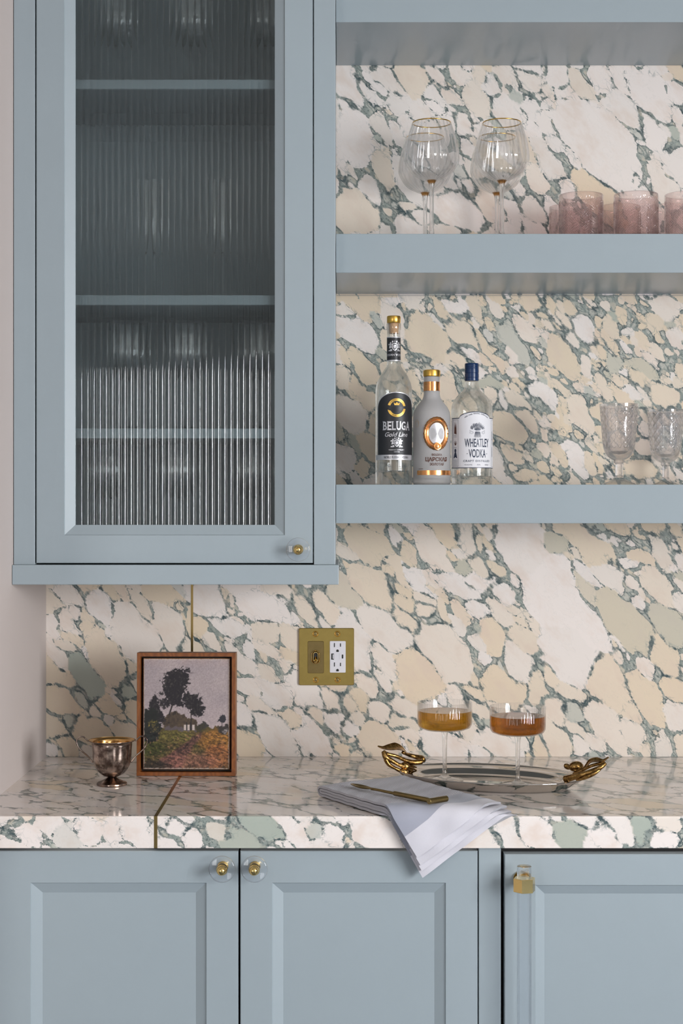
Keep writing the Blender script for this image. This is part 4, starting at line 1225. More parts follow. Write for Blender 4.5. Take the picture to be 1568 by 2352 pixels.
# ================================================================== ON THE WALL: SWITCH AND SOCKET PLATE
so = thing('socket_plate', 'square brass double plate with toggle switch and white socket', 'socket', (P(750, 0, 0).x, 0.0, P(0, 1573, 0).z))
def wx(px): return P(px, 0, 0).x
def wz(py): return P(0, py, 0).z
def rrect(x0, x1, z0, z1, r, y, n=5):
    pts = []
    for cx, cz_, a0 in ((x1 - r, z0 + r, -PI / 2), (x1 - r, z1 - r, 0), (x0 + r, z1 - r, PI / 2), (x0 + r, z0 + r, PI)):
        for i in range(n + 1):
            a = a0 + PI / 2 * i / n
            pts.append((cx + r * math.cos(a), y, cz_ + r * math.sin(a)))
    return pts
def plate(x0, x1, z0, z1, r, y0, y1, ch):
    return MB().loops([rrect(x0, x1, z0, z1, r, y0), rrect(x0, x1, z0, z1, r, y1 + ch), rrect(x0 + ch, x1 - ch, z0 + ch, z1 - ch, r, y1)], True, True, True)
K = 180 / 1568
ox, oy = 660, 1420
Zx = lambda zx: wx(ox + zx * K)
Zz = lambda zy: wz(oy + zy * K)
build('brass_plate', plate(Zx(230), Zx(1330), Zz(1335), Zz(195), 0.003, -0.0004, -0.0055, 0.0009), M['brass_satin'], so, label='satin brass cover plate')
build('switch_insert', plate(Zx(405), Zx(728), Zz(1095), Zz(455), 0.0025, -0.0050, -0.0066, 0.0006), M['brass_dark'], so, label='darker brass switch insert')
tg = MB()
cx, cz_ = Zx(565), Zz(768)
def stad(rx, rz, y, n=12):
    pts = []
    for s_, a0 in ((1, 0), (-1, PI)):
        for i in range(n + 1):
            a = a0 + PI * i / n
            pts.append((cx + rx * math.cos(a), y, cz_ + s_ * (rz - rx) + rx * math.sin(a)))
    return pts
u_ = K * PXM
tg.loops([stad(86 * u_, 140 * u_, -0.0064), stad(86 * u_, 140 * u_, -0.0096), stad(76 * u_, 130 * u_, -0.0104), stad(66 * u_, 120 * u_, -0.0096), stad(60 * u_, 114 * u_, -0.0075), stad(54 * u_, 104 * u_, -0.0100), stad(40 * u_, 86 * u_, -0.0100), stad(38 * u_, 84 * u_, -0.0070)], True, False, False)
build('toggle_surround', tg, M['brass'], so, True, angle=30)
build('toggle_slot', MB().loops([stad(39 * u_, 85 * u_, -0.0068), stad(39 * u_, 85 * u_, -0.0072)], True, True, True), M['black'], so)
build('toggle_lever', MB().tube([(cx, -0.0072, cz_ - 0.001), (cx, -0.0115, cz_ - 0.0055), (cx, -0.0175, cz_ - 0.0105), (cx, -0.0185, cz_ - 0.0112)], [0.0022, 0.0026, 0.0036, 0.0020], 16), M['brass'], so, True, angle=60)
for sx, sz_ in ((560, 310), (998, 310), (567, 1228), (1002, 1228)):
    c = (Zx(sx), -0.0052, Zz(sz_))
    scw = MB()
    rg_ = lambda r, y: [(c[0] + r * math.cos(2 * PI * j / 20), y, c[2] + r * math.sin(2 * PI * j / 20)) for j in range(20)]
    scw.loops([rg_(0.0064, -0.0052), rg_(0.0064, -0.0060), rg_(0.0058, -0.0064), rg_(0.0050, -0.0056), rg_(0.0046, -0.0062), rg_(0.003, -0.0072), rg_(0.0004, -0.0075)], True, False, True)
    s1 = build('screw', scw, M['brass'], so, True, angle=25)
    ar = 0.6 + sx * 0.01
    d1, d2 = Vector((math.cos(ar), 0, math.sin(ar))), Vector((-math.sin(ar), 0, math.cos(ar)))
    sl_ = MB()
    for a_, b_ in ((d1, d2), (d2, d1)):
        q = [Vector(c) + a_ * 0.0032 * i + b_ * 0.0006 * j for i, j in ((-1, -1), (1, -1), (1, 1), (-1, 1))]
        sl_.loops([[(v.x, -0.0066, v.z) for v in q], [(v.x, -0.0077, v.z) for v in q]], True, True, True)
    build('screw_slot', sl_, M['brass_dark'], s1)
sk = build('socket_insert', plate(Zx(845), Zx(1163), Zz(1083), Zz(452), 0.0018, -0.0050, -0.0072, 0.0006), M['white_plastic'], so, label='white socket insert')
def hole(x0, x1, z0, z1, nm='slot'):
    build(nm, MB().box(Zx(x0), Zx(x1), -0.0076, -0.0070, Zz(z1), Zz(z0)), M['black'], sk)
for dy in (0, 388):
    hole(930, 948, 490 + dy, 572 + dy); hole(1051, 1070, 497 + dy, 564 + dy)
    pts = [(Zx(1001) + 26 * u_ * math.cos(a), Zz(645 + dy) + 26 * u_ * math.sin(a)) for a in [PI * i / 10 for i in range(11)]] + [(Zx(976), Zz(668 + dy)), (Zx(1026), Zz(668 + dy))]
    build('earth_hole', MB().loops([[(x, -0.0070, z) for x, z in pts], [(x, -0.0076, z) for x, z in pts]], True, True, True), M['black'], sk)
hole(876, 930, 700, 822, 'usb_port')
build('usb_tongue', MB().box(Zx(905), Zx(924), -0.0079, -0.0074, Zz(806), Zz(716)), M['white_plastic'], sk)
pts = [(Zx(1101) + 15 * u_ * math.cos(a), Zz(760) + (27 * u_ if math.sin(a) >= 0 else -27 * u_) + 15 * u_ * math.sin(a)) for a in [2 * PI * (i + 0.5) / 20 for i in range(20)]]
build('usb_c_port', MB().loops([[(x, -0.0070, z) for x, z in pts], [(x, -0.0076, z) for x, z in pts]], True, True, True), M['black'], sk)
m = MB()
vs, fs = text_mb('TOPGREENER', 0.0011, 0.013)
m.add([(Zx(1042) - z, -0.0073, Zz(758) + x) for x, z in vs], fs)
build('maker_mark', m, plain('grey_print', (0.45, 0.44, 0.47), 0.5), sk)

# ================================================================== FRAMED LANDSCAPE
YP = -0.241
fw0, fw1 = P(313, 0, YP).x, P(540, 0, YP).x
fz0_, fz1_ = CT + 0.0005, P(0, 1500, YP).z
FW, FH, FD = fw1 - fw0, fz1_ - fz0_, 0.036
pc = thing('framed_painting', 'small landscape painting of trees and a cottage in a thin walnut frame', 'picture', ((fw0 + fw1) / 2, YP, CT + 0.0005), rz=math.radians(-1.0))
pc.rotation_euler = (math.radians(-1.5), 0, math.radians(-1.0))
tw = NT('walnut_frame')
wn = tw.n('ShaderNodeTexWave'); wn.inputs['Scale'].default_value = 25; wn.inputs['Distortion'].default_value = 14; wn.inputs['Detail'].default_value = 3
tw.l(tw.obj(), wn.inputs['Vector'])
tw.set(base=tw.mix(wn.outputs['Fac'], srgb(114, 60, 20), srgb(134, 76, 28)), rough=0.45)
ft_ = 0.0066
hw_ = FW / 2
for (a, b) in (((-hw_, 0), (hw_, 0)), ((hw_, 0), (hw_, FH)), ((hw_, FH), (-hw_, FH)), ((-hw_, FH), (-hw_, 0))):   # mitred members
    ins = lambda p: (p[0] - math.copysign(ft_, p[0]), ft_ if p[1] == 0 else FH - ft_)
    q = [a, b, ins(b), ins(a)]
    build('frame_member', MB().loops([[(x, FD, z) for x, z in q], [(x, 0.0008, z) for x, z in q], [(x * 0.996, 0, (z - FH / 2) * 0.996 + FH / 2) for x, z in q]], True, True, True, flip=True), tw.m, pc, local=True)
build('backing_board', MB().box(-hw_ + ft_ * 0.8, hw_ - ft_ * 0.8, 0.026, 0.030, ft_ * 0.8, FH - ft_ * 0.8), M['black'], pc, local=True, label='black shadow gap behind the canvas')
# canvas, painted in broad masses
cw, chh = FW - 2 * ft_ - 0.0075, FH - 2 * ft_ - 0.008
def painting(u, v):
    """u, v 0..1 from the upper corner; returns linear rgb arrays"""
    X, Y = 100 + 1310 * u, 140 + 1700 * v
    wob = lambda sc_, am, sd: (vnoise(X, Y, sc_, sd) - 0.5) * 2 * am
    Xw, Yw = X + wob(60, 26, 1) + wob(22, 15, 3), Y + wob(60, 26, 2) + wob(22, 15, 4)
    S_ = lambda r, g, b: np.array([r, g, b], float)
    col = np.zeros(X.shape + (3,)); col[:] = S_(172, 157, 156)
    def lay(mask, c, a=1.0):
        m_ = np.clip(mask, 0, 1)[..., None] * a
        col[:] = col * (1 - m_) + c * m_
    soft = lambda d, w_=10: np.clip(0.5 - d / w_, 0, 1)
    ell = lambda cx, cy, rx, ry: (np.sqrt(((Xw - cx) / rx) ** 2 + ((Yw - cy) / ry) ** 2) - 1) * min(rx, ry)
    lay(vnoise(X, Y, 260, 9), S_(150, 138, 142), 0.6)
    lay(np.clip((Y - 700) / 500, 0, 1), S_(184, 166, 166), 0.6)
    lay(np.clip((300 - Y) / 200, 0, 1) * vnoise(X, Y, 90, 12), S_(180, 150, 140), 0.6)
    # field and path
    hor = 1195 + 0 * X
    lay(soft(hor - Yw, 14), S_(98, 78, 48))
    lay(soft(hor - Yw) * vnoise(X, Y * 2.2, 60, 20), S_(70, 66, 36))
    lay(soft(np.abs(Yw - 1335) - 90, 40) * soft(Xw - 840, 80), S_(98, 90, 46), 0.8)
    lay(soft(ell(1180, 1400, 260, 170), 60), S_(146, 98, 46), 0.8)
    lay(soft(ell(1250, 1640, 220, 190), 90), S_(136, 84, 52), 0.8)
    t_ = np.clip((Y - 1270) / 560, 0, 1)
    pc_ = 980 - 560 * t_
    below = (Y > 1262)
    lay(soft(np.abs(Xw - pc_) - (18 + 230 * t_), 50) * below, S_(100, 66, 60), 0.85)
    lay(soft(np.abs(Xw - pc_ + 60 * t_) - (6 + 60 * t_), 22) * below, S_(56, 40, 38), 0.8)
    lay(soft(np.abs(Xw - pc_ - 120 * t_) - (3 + 30 * t_), 16) * below, S_(72, 50, 46), 0.7)
    lay(soft(ell(820, 1720, 380, 130), 90), S_(128, 84, 74), 0.7)
    lay(soft(ell(220, 1520, 220, 110), 60), S_(60, 62, 30), 0.9)
    lay(soft(ell(240, 1780, 220, 80), 60), S_(48, 40, 32), 0.9)
    # cottage
    roof = np.maximum(np.maximum((Yw - 1190), (1190 - Yw) - 215), np.maximum(-(Xw - 380) + (1190 - Yw) * -0.9 + 0, (Xw - 930) + (1190 - Yw) * 0.55))
    rf = soft(np.maximum(np.maximum(965 + np.abs(Xw - 575) * 0.42 - Yw, Yw - 1190), np.maximum(400 - Xw, Xw - 920)), 14)
    lay(rf, S_(64, 52, 46)); lay(rf * vnoise(X, Y, 26, 31), S_(96, 82, 62), 0.8)
    lay(soft(np.maximum(np.abs(Xw - 575) - 18, np.abs(Yw - 985) - 28), 8), S_(52, 44, 38))
    wl = soft(np.maximum(np.abs(Xw - 660) - 230, np.abs(Yw - 1212) - 34), 10)
    lay(wl, S_(92, 82, 84))
    for cx in (735, 785, 860): lay(soft(np.maximum(np.abs(X - cx) - 18, np.abs(Y - 1195) - 42), 10), S_(196, 180, 172))
    for cx in (760, 820): lay(soft(np.maximum(np.abs(X - cx) - 9, np.abs(Y - 1180) - 60), 8), S_(38, 34, 34))
    # trees
    dk, dk2 = S_(38, 34, 38), S_(62, 56, 52)
    T1 = np.minimum.reduce([ell(600, 470, 195, 165), ell(570, 640, 165, 150), ell(700, 400, 110, 90), ell(560, 780, 110, 90), ell(640, 840, 110, 50)])
    T2 = np.minimum.reduce([ell(860, 820, 140, 130), ell(930, 930, 110, 80), ell(780, 760, 80, 80)])
    T3 = np.minimum.reduce([ell(385, 680, 45, 40), ell(430, 840, 60, 60)])
    T4 = np.maximum(np.abs(Xw - 290) - (Yw - 690) * 0.42, Yw - 1130)
    for T, a in ((T1, 1), (T2, 1), (T3, 0.9), (T4, 1)):
        hole_ = (vnoise(X, Y, 26, 40) * 0.6 + vnoise(X, Y, 11, 41) * 0.4)
        msk = soft(T + (hole_ - 0.5) * 95, 14)
        lay(msk, dk, a); lay(msk * np.clip(vnoise(X, Y, 18, 42) * 2 - 1.1, 0, 1), dk2 + 14, 0.9)
    lay(soft(np.abs(X - (545 - (Y - 850) * 0.32)) - 11, 8) * ((Y > 840) & (Y < 1010)), S_(44, 38, 38))
    lay(soft(np.abs(X - 825) - 7, 6) * ((Y > 950) & (Y < 1240)), S_(44, 38, 38))
    B = np.minimum.reduce([ell(200, 1020, 140, 110), ell(230, 1200, 150, 150), ell(220, 1340, 130, 80)])
    lay(soft(B, 14), S_(34, 36, 34))
    lay(soft(ell(255, 1130, 70, 50), 20) * np.clip(vnoise(X, Y, 20, 50) * 1.6 - 0.3, 0, 1), S_(150, 128, 56))
    lay(soft(ell(300, 1230, 90, 60), 30) * np.clip(vnoise(X, Y, 16, 51) * 1.5 - 0.6, 0, 1), S_(120, 100, 60))
    lay(soft(ell(1282, 1068, 55, 60) + (vnoise(X, Y, 16, 52) - 0.5) * 40, 10), S_(52, 50, 56))
    lay(soft(np.abs(X - 1288) - 4, 5) * ((Y > 1100) & (Y < 1190)), S_(60, 54, 54))
    lay(soft(ell(1030, 1160, 42, 44), 12), S_(62, 58, 56)); lay(soft(ell(960, 1190, 60, 36), 12), S_(58, 54, 44))
    lay(soft(ell(1340, 1225, 110, 60), 14), S_(60, 54, 52)); lay(soft(ell(1340, 1250, 55, 34), 12) * vnoise(X, Y, 14, 60), S_(190, 178, 176))
    # brush strokes
    diag = vnoise(X * 1.0 + Y * 0.35, Y * 2.4 - X * 0.8, 46, 70) - 0.5
    gd = np.clip((Y - 1230) / 60, 0, 1)
    col *= (1 + (diag * 0.75 * gd + (vnoise(X, Y, 13, 71) - 0.5) * (0.14 + 0.35 * gd))[..., None])
    lay(gd * np.clip(vnoise(X, Y, 24, 74) * 4 - 3.1, 0, 1), S_(196, 140, 110), 0.7)
    lay(gd * np.clip(vnoise(X, Y, 30, 75) * 4 - 3.2, 0, 1), S_(40, 32, 32), 0.8)
    # signature scrawl, rubbed edges
    sg = np.abs(Y - (1775 + 22 * np.sin(X / 13.0))) - 5
    lay(soft(sg, 6) * ((X > 1210) & (X < 1330)), S_(70, 48, 40), 0.8)
    ed = np.minimum(np.minimum(u, 1 - u) * 1310, np.minimum(v, 1 - v) * 1700)
    lay(soft(ed - 18 - vnoise(X, Y, 20, 80) * 16, 14), S_(206, 188, 178), 0.85)
    lay(soft(ed - 7 - vnoise(X, Y, 14, 81) * 7, 8), S_(132, 88, 52), 0.9)
    c = np.clip(col / 255, 0, 1)
    return np.where(c <= 0.04045, c / 12.92, ((c + 0.055) / 1.055) ** 2.4)
nu, nv = 190, 240
mcv = MB()
def cv(u, v):
    x, z = (u - 0.5) * cw, FH / 2 + (0.5 - v) * chh
    e = min(min(u, 1 - u) * cw, min(v, 1 - v) * chh)
    r = 0.004
    y = 0.0075 + (0.0 if e > r else r - math.sqrt(max(0, r * r - (r - e) ** 2)))
    return (x, y, z)
mcv.grid(cv, nu, nv, flip=True)
nfront = len(mcv.v)
mcv.box(-cw / 2, cw / 2, 0.0118, 0.026, FH / 2 - chh / 2, FH / 2 + chh / 2)
tc = NT('painted_canvas')
ac = tc.n('ShaderNodeAttribute', attribute_name='paint')
tc.set(base=ac.outputs['Color'], rough=0.75)
wv1 = tc.n('ShaderNodeTexWave', bands_direction='X'); wv1.inputs['Scale'].default_value = 260
wv2 = tc.n('ShaderNodeTexWave', bands_direction='Z'); wv2.inputs['Scale'].default_value = 260
for q_ in (wv1, wv2): tc.l(tc.obj(), q_.inputs['Vector'])
tc.bump(tc.math('ADD', tc.math('ADD', wv1.outputs['Fac'], wv2.outputs['Fac']), tc.noise(700, 3, 0.6, tc.obj())), 0.35, 0.0005)
cvo = build('canvas', mcv, tc.m, pc, True, 'painted canvas with rubbed edges', local=True, angle=180)
U, V = np.meshgrid(np.linspace(0, 1, nu + 1), np.linspace(0, 1, nv + 1))
cc = painting(U, V).reshape(-1, 3)
pa = cvo.data.attributes.new('paint', 'FLOAT_COLOR', 'POINT')
full = np.ones((len(cvo.data.vertices), 4)); full[:, :3] = srgb(120, 80, 46); full[:nfront, :3] = cc
pa.data.foreach_set('color', full.astype(np.float32).ravel())

# ================================================================== TARNISHED TROPHY CUP
ct_ = NT('tarnished_silver')
n1, n2 = ct_.noise(55, 4, 0.6, ct_.obj()), ct_.noise(22, 3, 0.6, ct_.obj())
cA = ct_.mix(ct_.sstep(n1, 0.35, 0.68), srgb(92, 78, 72), srgb(196, 178, 166))
cA = ct_.mix(ct_.sstep(n2, 0.5, 0.7), cA, srgb(150, 120, 96))
ct_.set(base=cA, metal=1.0, rough=ct_.math('ADD', ct_.math('MULTIPLY', n1, 0.25), 0.10))
M['cup_gold'] = plain('gilt_lining', (0.62, 0.36, 0.13), 0.25, 1.0, vary=0.3, scale=80)
zc0 = on_z(257, 1803, CT)
cup = thing('trophy_cup', 'small tarnished silver two-handled trophy cup', 'cup', (zc0.x, zc0.y, CT + 0.0003), rz=0.05)
kc = sc(zc0.y) / 7.467                          # metres per zoom pixel
hz = lambda zy: (1003 - zy) * kc                # height above the foot
lob = lambda k, r, a, z: r * (1 + 0.05 * abs(math.cos(4 * a + 0.4)) ** 0.6 - 0.03)
op = curve([(60 * kc, hz(862)), (120 * kc, hz(850)), (200 * kc, hz(805)), (262 * kc, hz(730)), (305 * kc, hz(640)), (322 * kc, hz(560)), (330 * kc, hz(440)), (338 * kc, hz(320)), (352 * kc, hz(270)), (396 * kc, hz(245)), (403 * kc, hz(236))], 5)
lobf = lambda k, r, a, z: lob(k, r, a, z) if z < hz(300) and z > hz(850) else r
build('bowl', MB().lathe(op + [(401 * kc, hz(232)), (392 * kc, hz(240))], 96, rfun=lobf, cap1=False), ct_.m, cup, True, 'tarnished fluted bowl', local=True, angle=50)
ip = [(r - 0.0010, z + 0.0004) for r, z in op[6:]]
ib = MB().lathe([(0.0005, ip[0][1])] + ip, 96, rfun=lambda k, r, a, z: lob(k, r, a, z) - 0.0003 if z < hz(300) else r, cap1=False)
ib.f = [f[::-1] for f in ib.f]
build('gilt_lining', ib, M['cup_gold'], cup, True, 'gilt inside of the cup', local=True, angle=60)
fp = [(258 * kc, 0.0), (262 * kc, hz(985)), (258 * kc, hz(968)), (235 * kc, hz(950)), (196 * kc, hz(940)), (185 * kc, hz(932)), (150 * kc, hz(915)), (105 * kc, hz(890)), (80 * kc, hz(872)), (74 * kc, hz(860)), (84 * kc, hz(848)), (0.0005, hz(846))]
build('foot', MB().lathe([(r, z) for r, z in fp], 64), ct_.m, cup, True, 'stepped round foot', local=True, angle=35)
for sx in (-1, 1):
    pts = [(395, 252), (420, 240), (450, 205), (490, 175), (530, 172), (570, 190), (598, 230), (602, 275), (585, 330), (545, 390), (490, 440), (430, 490), (385, 540), (352, 585), (325, 620)]
    pts = [(sx * a * kc, 0.0, hz(b)) for a, b in pts]
    sm = []
    for i in range(len(pts) - 1):
        for k in range(3):
            t = k / 3
            sm.append(tuple(pts[i][j] * (1 - t) + pts[i + 1][j] * t for j in range(3)))
    sm.append(pts[-1])
    build('handle', MB().tube(sm, 0.00135, 10), ct_.m, cup, True, 'thin looped wire handle', local=True, angle=180)

# ================================================================== TRAY WITH LEAF HANDLES
M['tray_silver'] = plain('polished_tray_metal', (0.55, 0.515, 0.48), 0.05, 1.0, vary=0.03)
M['brass_leaf'] = None
bl = NT('cast_bronze')
nb = bl.noise(160, 4, 0.65, bl.obj())
bl.set(base=bl.mix(bl.sstep(nb, 0.35, 0.7), srgb(112, 82, 42), srgb(186, 148, 90)), metal=1.0, rough=0.27)
bl.bump(nb, 0.5, 0.0012)
M['brass_leaf'] = bl.m
TC = Vector((0.271, -0.336, CT + 0.0004))
th = math.radians(-22)
tr = thing('tray', 'oval polished metal tray with gilded leaf handles', 'tray', TC)
ta, tb = 0.172, 0.112
def ov(t, z, n=96):
    a, b = ta - t, tb - t
    return [(a * math.cos(2 * PI * j / n) * math.cos(th) - b * math.sin(2 * PI * j / n) * math.sin(th), a * math.cos(2 * PI * j / n) * math.sin(th) + b * math.sin(2 * PI * j / n) * math.cos(th), z) for j in range(n)]
TF = 0.0045                                     # height of the tray floor
prof = [(0.037, 0.0), (0.033, 0.0002), (0.026, 0.0030), (0.016, 0.0085), (0.006, 0.0150), (0.0008, 0.0185), (0.0, 0.0200), (0.0006, 0.0212), (0.0020, 0.0214), (0.0034, 0.0204), (0.006, 0.0186), (0.011, 0.0168), (0.018, 0.0152), (0.0225, 0.0140), (0.0250, 0.0115), (0.0295, 0.0075), (0.0335, 0.0050), (0.037, TF), (0.075, TF)]
build('tray_dish', MB().loops([ov(t, z) for t, z in prof], True, True, True), M['tray_silver'], tr, True, 'polished oval dish', local=True, angle=80)
def leaf(m, path, widths, up, th_=0.0012, cup_=0.25, n=8):
    """leaf blade along a path, cupped across, with thickness"""
    path = [Vector(p) for p in path]
    def grid_(o):
        rows = []
        for i, p in enumerate(path):
            t = (path[min(i + 1, len(path) - 1)] - path[max(i - 1, 0)]).normalized()
            s = t.cross(up).normalized()
            nn = s.cross(t)
            rows.append([tuple(p + s * (widths[i] * (2 * k / n - 1)) + nn * (cup_ * widths[i] * ((2 * k / n - 1) ** 2) + o)) for k in range(n + 1)])
        return rows
    A_, B_ = grid_(0.0), grid_(th_)
    rings = [a + b[::-1] for a, b in zip(A_, B_)]
    m.loops(rings, True, True, True)
def spline(pts, n=5):
    pts = [Vector(p) for p in pts]
    Q = [pts[0]] + pts + [pts[-1]]
    out = []
    for i in range(1, len(Q) - 2):
        for k in range(n):
            t = k / n
            out.append(0.5 * ((2 * Q[i]) + (Q[i + 1] - Q[i - 1]) * t + (2 * Q[i - 1] - 5 * Q[i] + 4 * Q[i + 1] - Q[i + 2]) * t * t + (3 * Q[i] - Q[i - 1] - 3 * Q[i + 1] + Q[i + 2]) * t ** 3))
    out.append(pts[-1])
    return out
def rads(r, n=5):
    out = []
    for i in range(len(r) - 1):
        out += [r[i] + (r[i + 1] - r[i]) * k / n for k in range(n)]
    return out + [r[-1]]
def tubes(name, specs, label, leafs=(), blobs=()):
    h = None
    for k, (pts, rr_) in enumerate(specs):
        m = MB().tube(spline(pts), rads(rr_), 12)
        nm = 'stem' if h is not None else name
        o = build(nm, m, M['brass_leaf'], tr if h is None else h, True, label if h is None else None, angle=180)
        h = h or o
    for path, wd, up in leafs:
        m = MB(); leaf(m, spline(path), rads(wd), up)
        build('leaf', m, M['brass_leaf'], h, True, angle=60)
    for c, r, k in blobs:
        m = MB()
        ax = Vector(k).normalized()
        m.tube([Vector(c) - ax * r * math.cos(PI * i / 10) * 1.35 for i in range(11)], [max(0.0003, r * math.sin(PI * i / 10)) for i in range(11)], 14)
        build('bud', m, M['brass_leaf'], h, True, angle=180)
    return h
kl = 150 / 1568
def L1(zx, zy, Y): return P(850 + zx * kl, 1690 + zy * kl, Y)
UP = Vector((0.2, -0.55, 0.8))
tubes('leaf_handle', [
    ([L1(1270, 590, -0.262), L1(1230, 545, -0.255), L1(1090, 505, -0.250), L1(900, 450, -0.258), L1(780, 400, -0.275)], [0.0052, 0.0062, 0.0045, 0.0034, 0.0030]),
    ([L1(1240, 620, -0.272), L1(1050, 640, -0.276), L1(850, 590, -0.285), L1(620, 490, -0.295), L1(420, 440, -0.300), L1(310, 390, -0.302)], [0.0050, 0.0052, 0.0040, 0.0034, 0.0034, 0.0044]),
    ([L1(320, 370, -0.302), L1(380, 520, -0.305), L1(520, 600, -0.302), L1(680, 690, -0.298), L1(800, 730, -0.292)], [0.0042, 0.0058, 0.0042, 0.0034, 0.0050]),
    ([L1(370, 560, -0.306), L1(450, 690, -0.306), L1(600, 780, -0.302), L1(740, 850, -0.297), L1(800, 870, -0.293)], [0.0045, 0.0040, 0.0030, 0.0040, 0.0065])],
    'cast gilded handle of leaves and buds, beside the towel',
    leafs=[([L1(175, 255, -0.300), L1(300, 300, -0.296), L1(450, 300, -0.288), L1(620, 280, -0.280), L1(760, 330, -0.272), L1(870, 440, -0.262)], [0.0012, 0.0036, 0.0075, 0.0095, 0.0065, 0.0022], UP)],
    blobs=[(L1(840, 720, -0.290), 0.0068, (1, 0, -0.3)), (L1(810, 860, -0.292), 0.0068, (1, 0, -0.3))])
hl = [o for o in tr.children if o.name.startswith('leaf_handle')][-1]
for (z0, z1) in (((860, 700), (1110, 760)), ((880, 740), (1110, 830)), ((860, 790), (1080, 880)), ((840, 860), (960, 900)), ((830, 890), (930, 940)), ((900, 900), (1090, 985))):
    build('tendril', MB().tube(spline([L1(*z0, -0.287), L1((z0[0] + z1[0]) / 2, (z0[1] + z1[1]) / 2 - 10, -0.276), L1(*z1, -0.266)]), rads([0.0030, 0.0026, 0.0014]), 8), M['brass_leaf'], hl, True, angle=180)
def R1_(zx, zy, Y): return P(1270 + zx * kl, 1710 + zy * kl, Y)
tubes('leaf_handle', [
    ([R1_(290, 830, -0.428), R1_(420, 800, -0.436), R1_(700, 720, -0.448), R1_(950, 640, -0.452), R1_(1150, 540, -0.452), R1_(1250, 450, -0.448)], [0.0066, 0.0060, 0.0046, 0.0048, 0.0040, 0.0034]),
    ([R1_(560, 850, -0.440), R1_(750, 800, -0.452), R1_(960, 710, -0.458), R1_(1120, 600, -0.456)], [0.0022, 0.0036, 0.0036, 0.0024]),
    ([R1_(480, 700, -0.424), R1_(640, 650, -0.430), R1_(900, 520, -0.438), R1_(1150, 450, -0.444), R1_(1240, 430, -0.446)], [0.0024, 0.0028, 0.0028, 0.0030, 0.0034]),
    ([R1_(290, 510, -0.405), R1_(370, 540, -0.408), R1_(430, 560, -0.412), R1_(560, 640, -0.420)], [0.0044, 0.0036, 0.0032, 0.0040])],
    'cast gilded handle of leaves and buds on the tray end away from the towel',
    leafs=[([R1_(500, 720, -0.422), R1_(680, 650, -0.428), R1_(800, 540, -0.432), R1_(900, 420, -0.436), R1_(1040, 390, -0.440), R1_(1200, 400, -0.444), R1_(1340, 310, -0.448)], [0.0010, 0.0034, 0.0052, 0.0066, 0.0070, 0.0034, 0.0016], Vector((-0.2, -0.35, 0.9)))],
    blobs=[(R1_(550, 530, -0.412), 0.0098, (1, 0, 0.1)), (R1_(340, 530, -0.404), 0.0052, (1, 0, -0.6))])

# ================================================================== COUPES
M['gold_drink'] = glass('golden_drink', (0.60, 0.36, 0.05), 0, 1.33, 0.5, 0.9, 2.0)
M['amber_drink'] = glass('amber_drink', (0.54, 0.235, 0.035), 0, 1.33, 0.5, 0.9, 2.0)
def coupe(root, level, drink, dname):
    R, H, Hb = 0.0500, 0.1435, 0.0905
    out_ = [(0.0065, Hb - 0.0005), (0.020, Hb + 0.0005), (0.038, Hb + 0.0024), (0.0465, Hb + 0.0060), (0.0495, Hb + 0.0115), (R, Hb + 0.018), (R, H - 0.0006), (R - 0.0005, H)]
    inn = [(R - 0.0014, H), (R - 0.0018, H - 0.001), (R - 0.0018, Hb + 0.018), (0.0477, Hb + 0.0122), (0.0445, Hb + 0.0075), (0.037, Hb + 0.0044), (0.020, Hb + 0.0028), (0.0005, Hb + 0.0024)]
    fl = lambda k, r, a, z: r + (0.00032 * math.cos(60 * a) if Hb + 0.004 < z and k < len(out_) - 1 else 0)
    o_ = []
    for (r0, z0), (r1, z1) in zip(out_[:-1], out_[1:]):
        o_.append((r0, z0))
    o_.append(out_[-1])
    build('bowl', MB().lathe(o_ + inn, 240, rfun=fl), M['glass'], root, True, local=True, angle=60)
    lv = level - root.location.z
    ov_ = 0.0006
    lq = [(0.0005, Hb + 0.0024 - ov_), (0.020, Hb + 0.0028 - ov_), (0.037, Hb + 0.0044 - ov_), (0.0445 + ov_ * 0.7, Hb + 0.0075 - ov_ * 0.7), (0.0477 + ov_, Hb + 0.0122), (R - 0.0018 + ov_, Hb + 0.018), (R - 0.0018 + ov_, lv), (0.0005, lv)]
    build('drink', MB().lathe(lq, 96), drink, root, True, dname, local=True, angle=40)
    st_ = curve([(0.0068, Hb - 0.0004), (0.0050, Hb - 0.010), (0.0043, Hb - 0.025), (0.0038, 0.035), (0.0042, 0.016), (0.0070, 0.0085), (0.013, 0.0050)], 5)
    build('stem', MB().lathe(st_[::-1], 24), M['glass_solid'], root, True, local=True, angle=70)
    build('foot', MB().lathe([(0.0335, 0.0), (0.0342, 0.0008), (0.0335, 0.0018), (0.020, 0.0034), (0.013, 0.0048), (0.0005, 0.0052)], 64), M['glass'], root, True, local=True, angle=60)
zt_ = CT + 0.0004 + TF + 0.0004
p1, p2 = on_z(1021, 1791, zt_), on_z(1188.5, 1804, zt_)
c1 = thing('coupe_glass', 'ribbed coupe of golden drink on the tray, nearer the towel', 'cocktail glass', (p1.x, p1.y, zt_), 'drinks on the tray')
coupe(c1, 1.0465, M['gold_drink'], 'clear golden drink')
c2 = thing('coupe_glass', 'ribbed coupe of darker amber drink on the tray, beside the golden one', 'cocktail glass', (p2.x, p2.y, zt_), 'drinks on the tray')
coupe(c2, 1.0450, M['amber_drink'], 'dark amber drink')

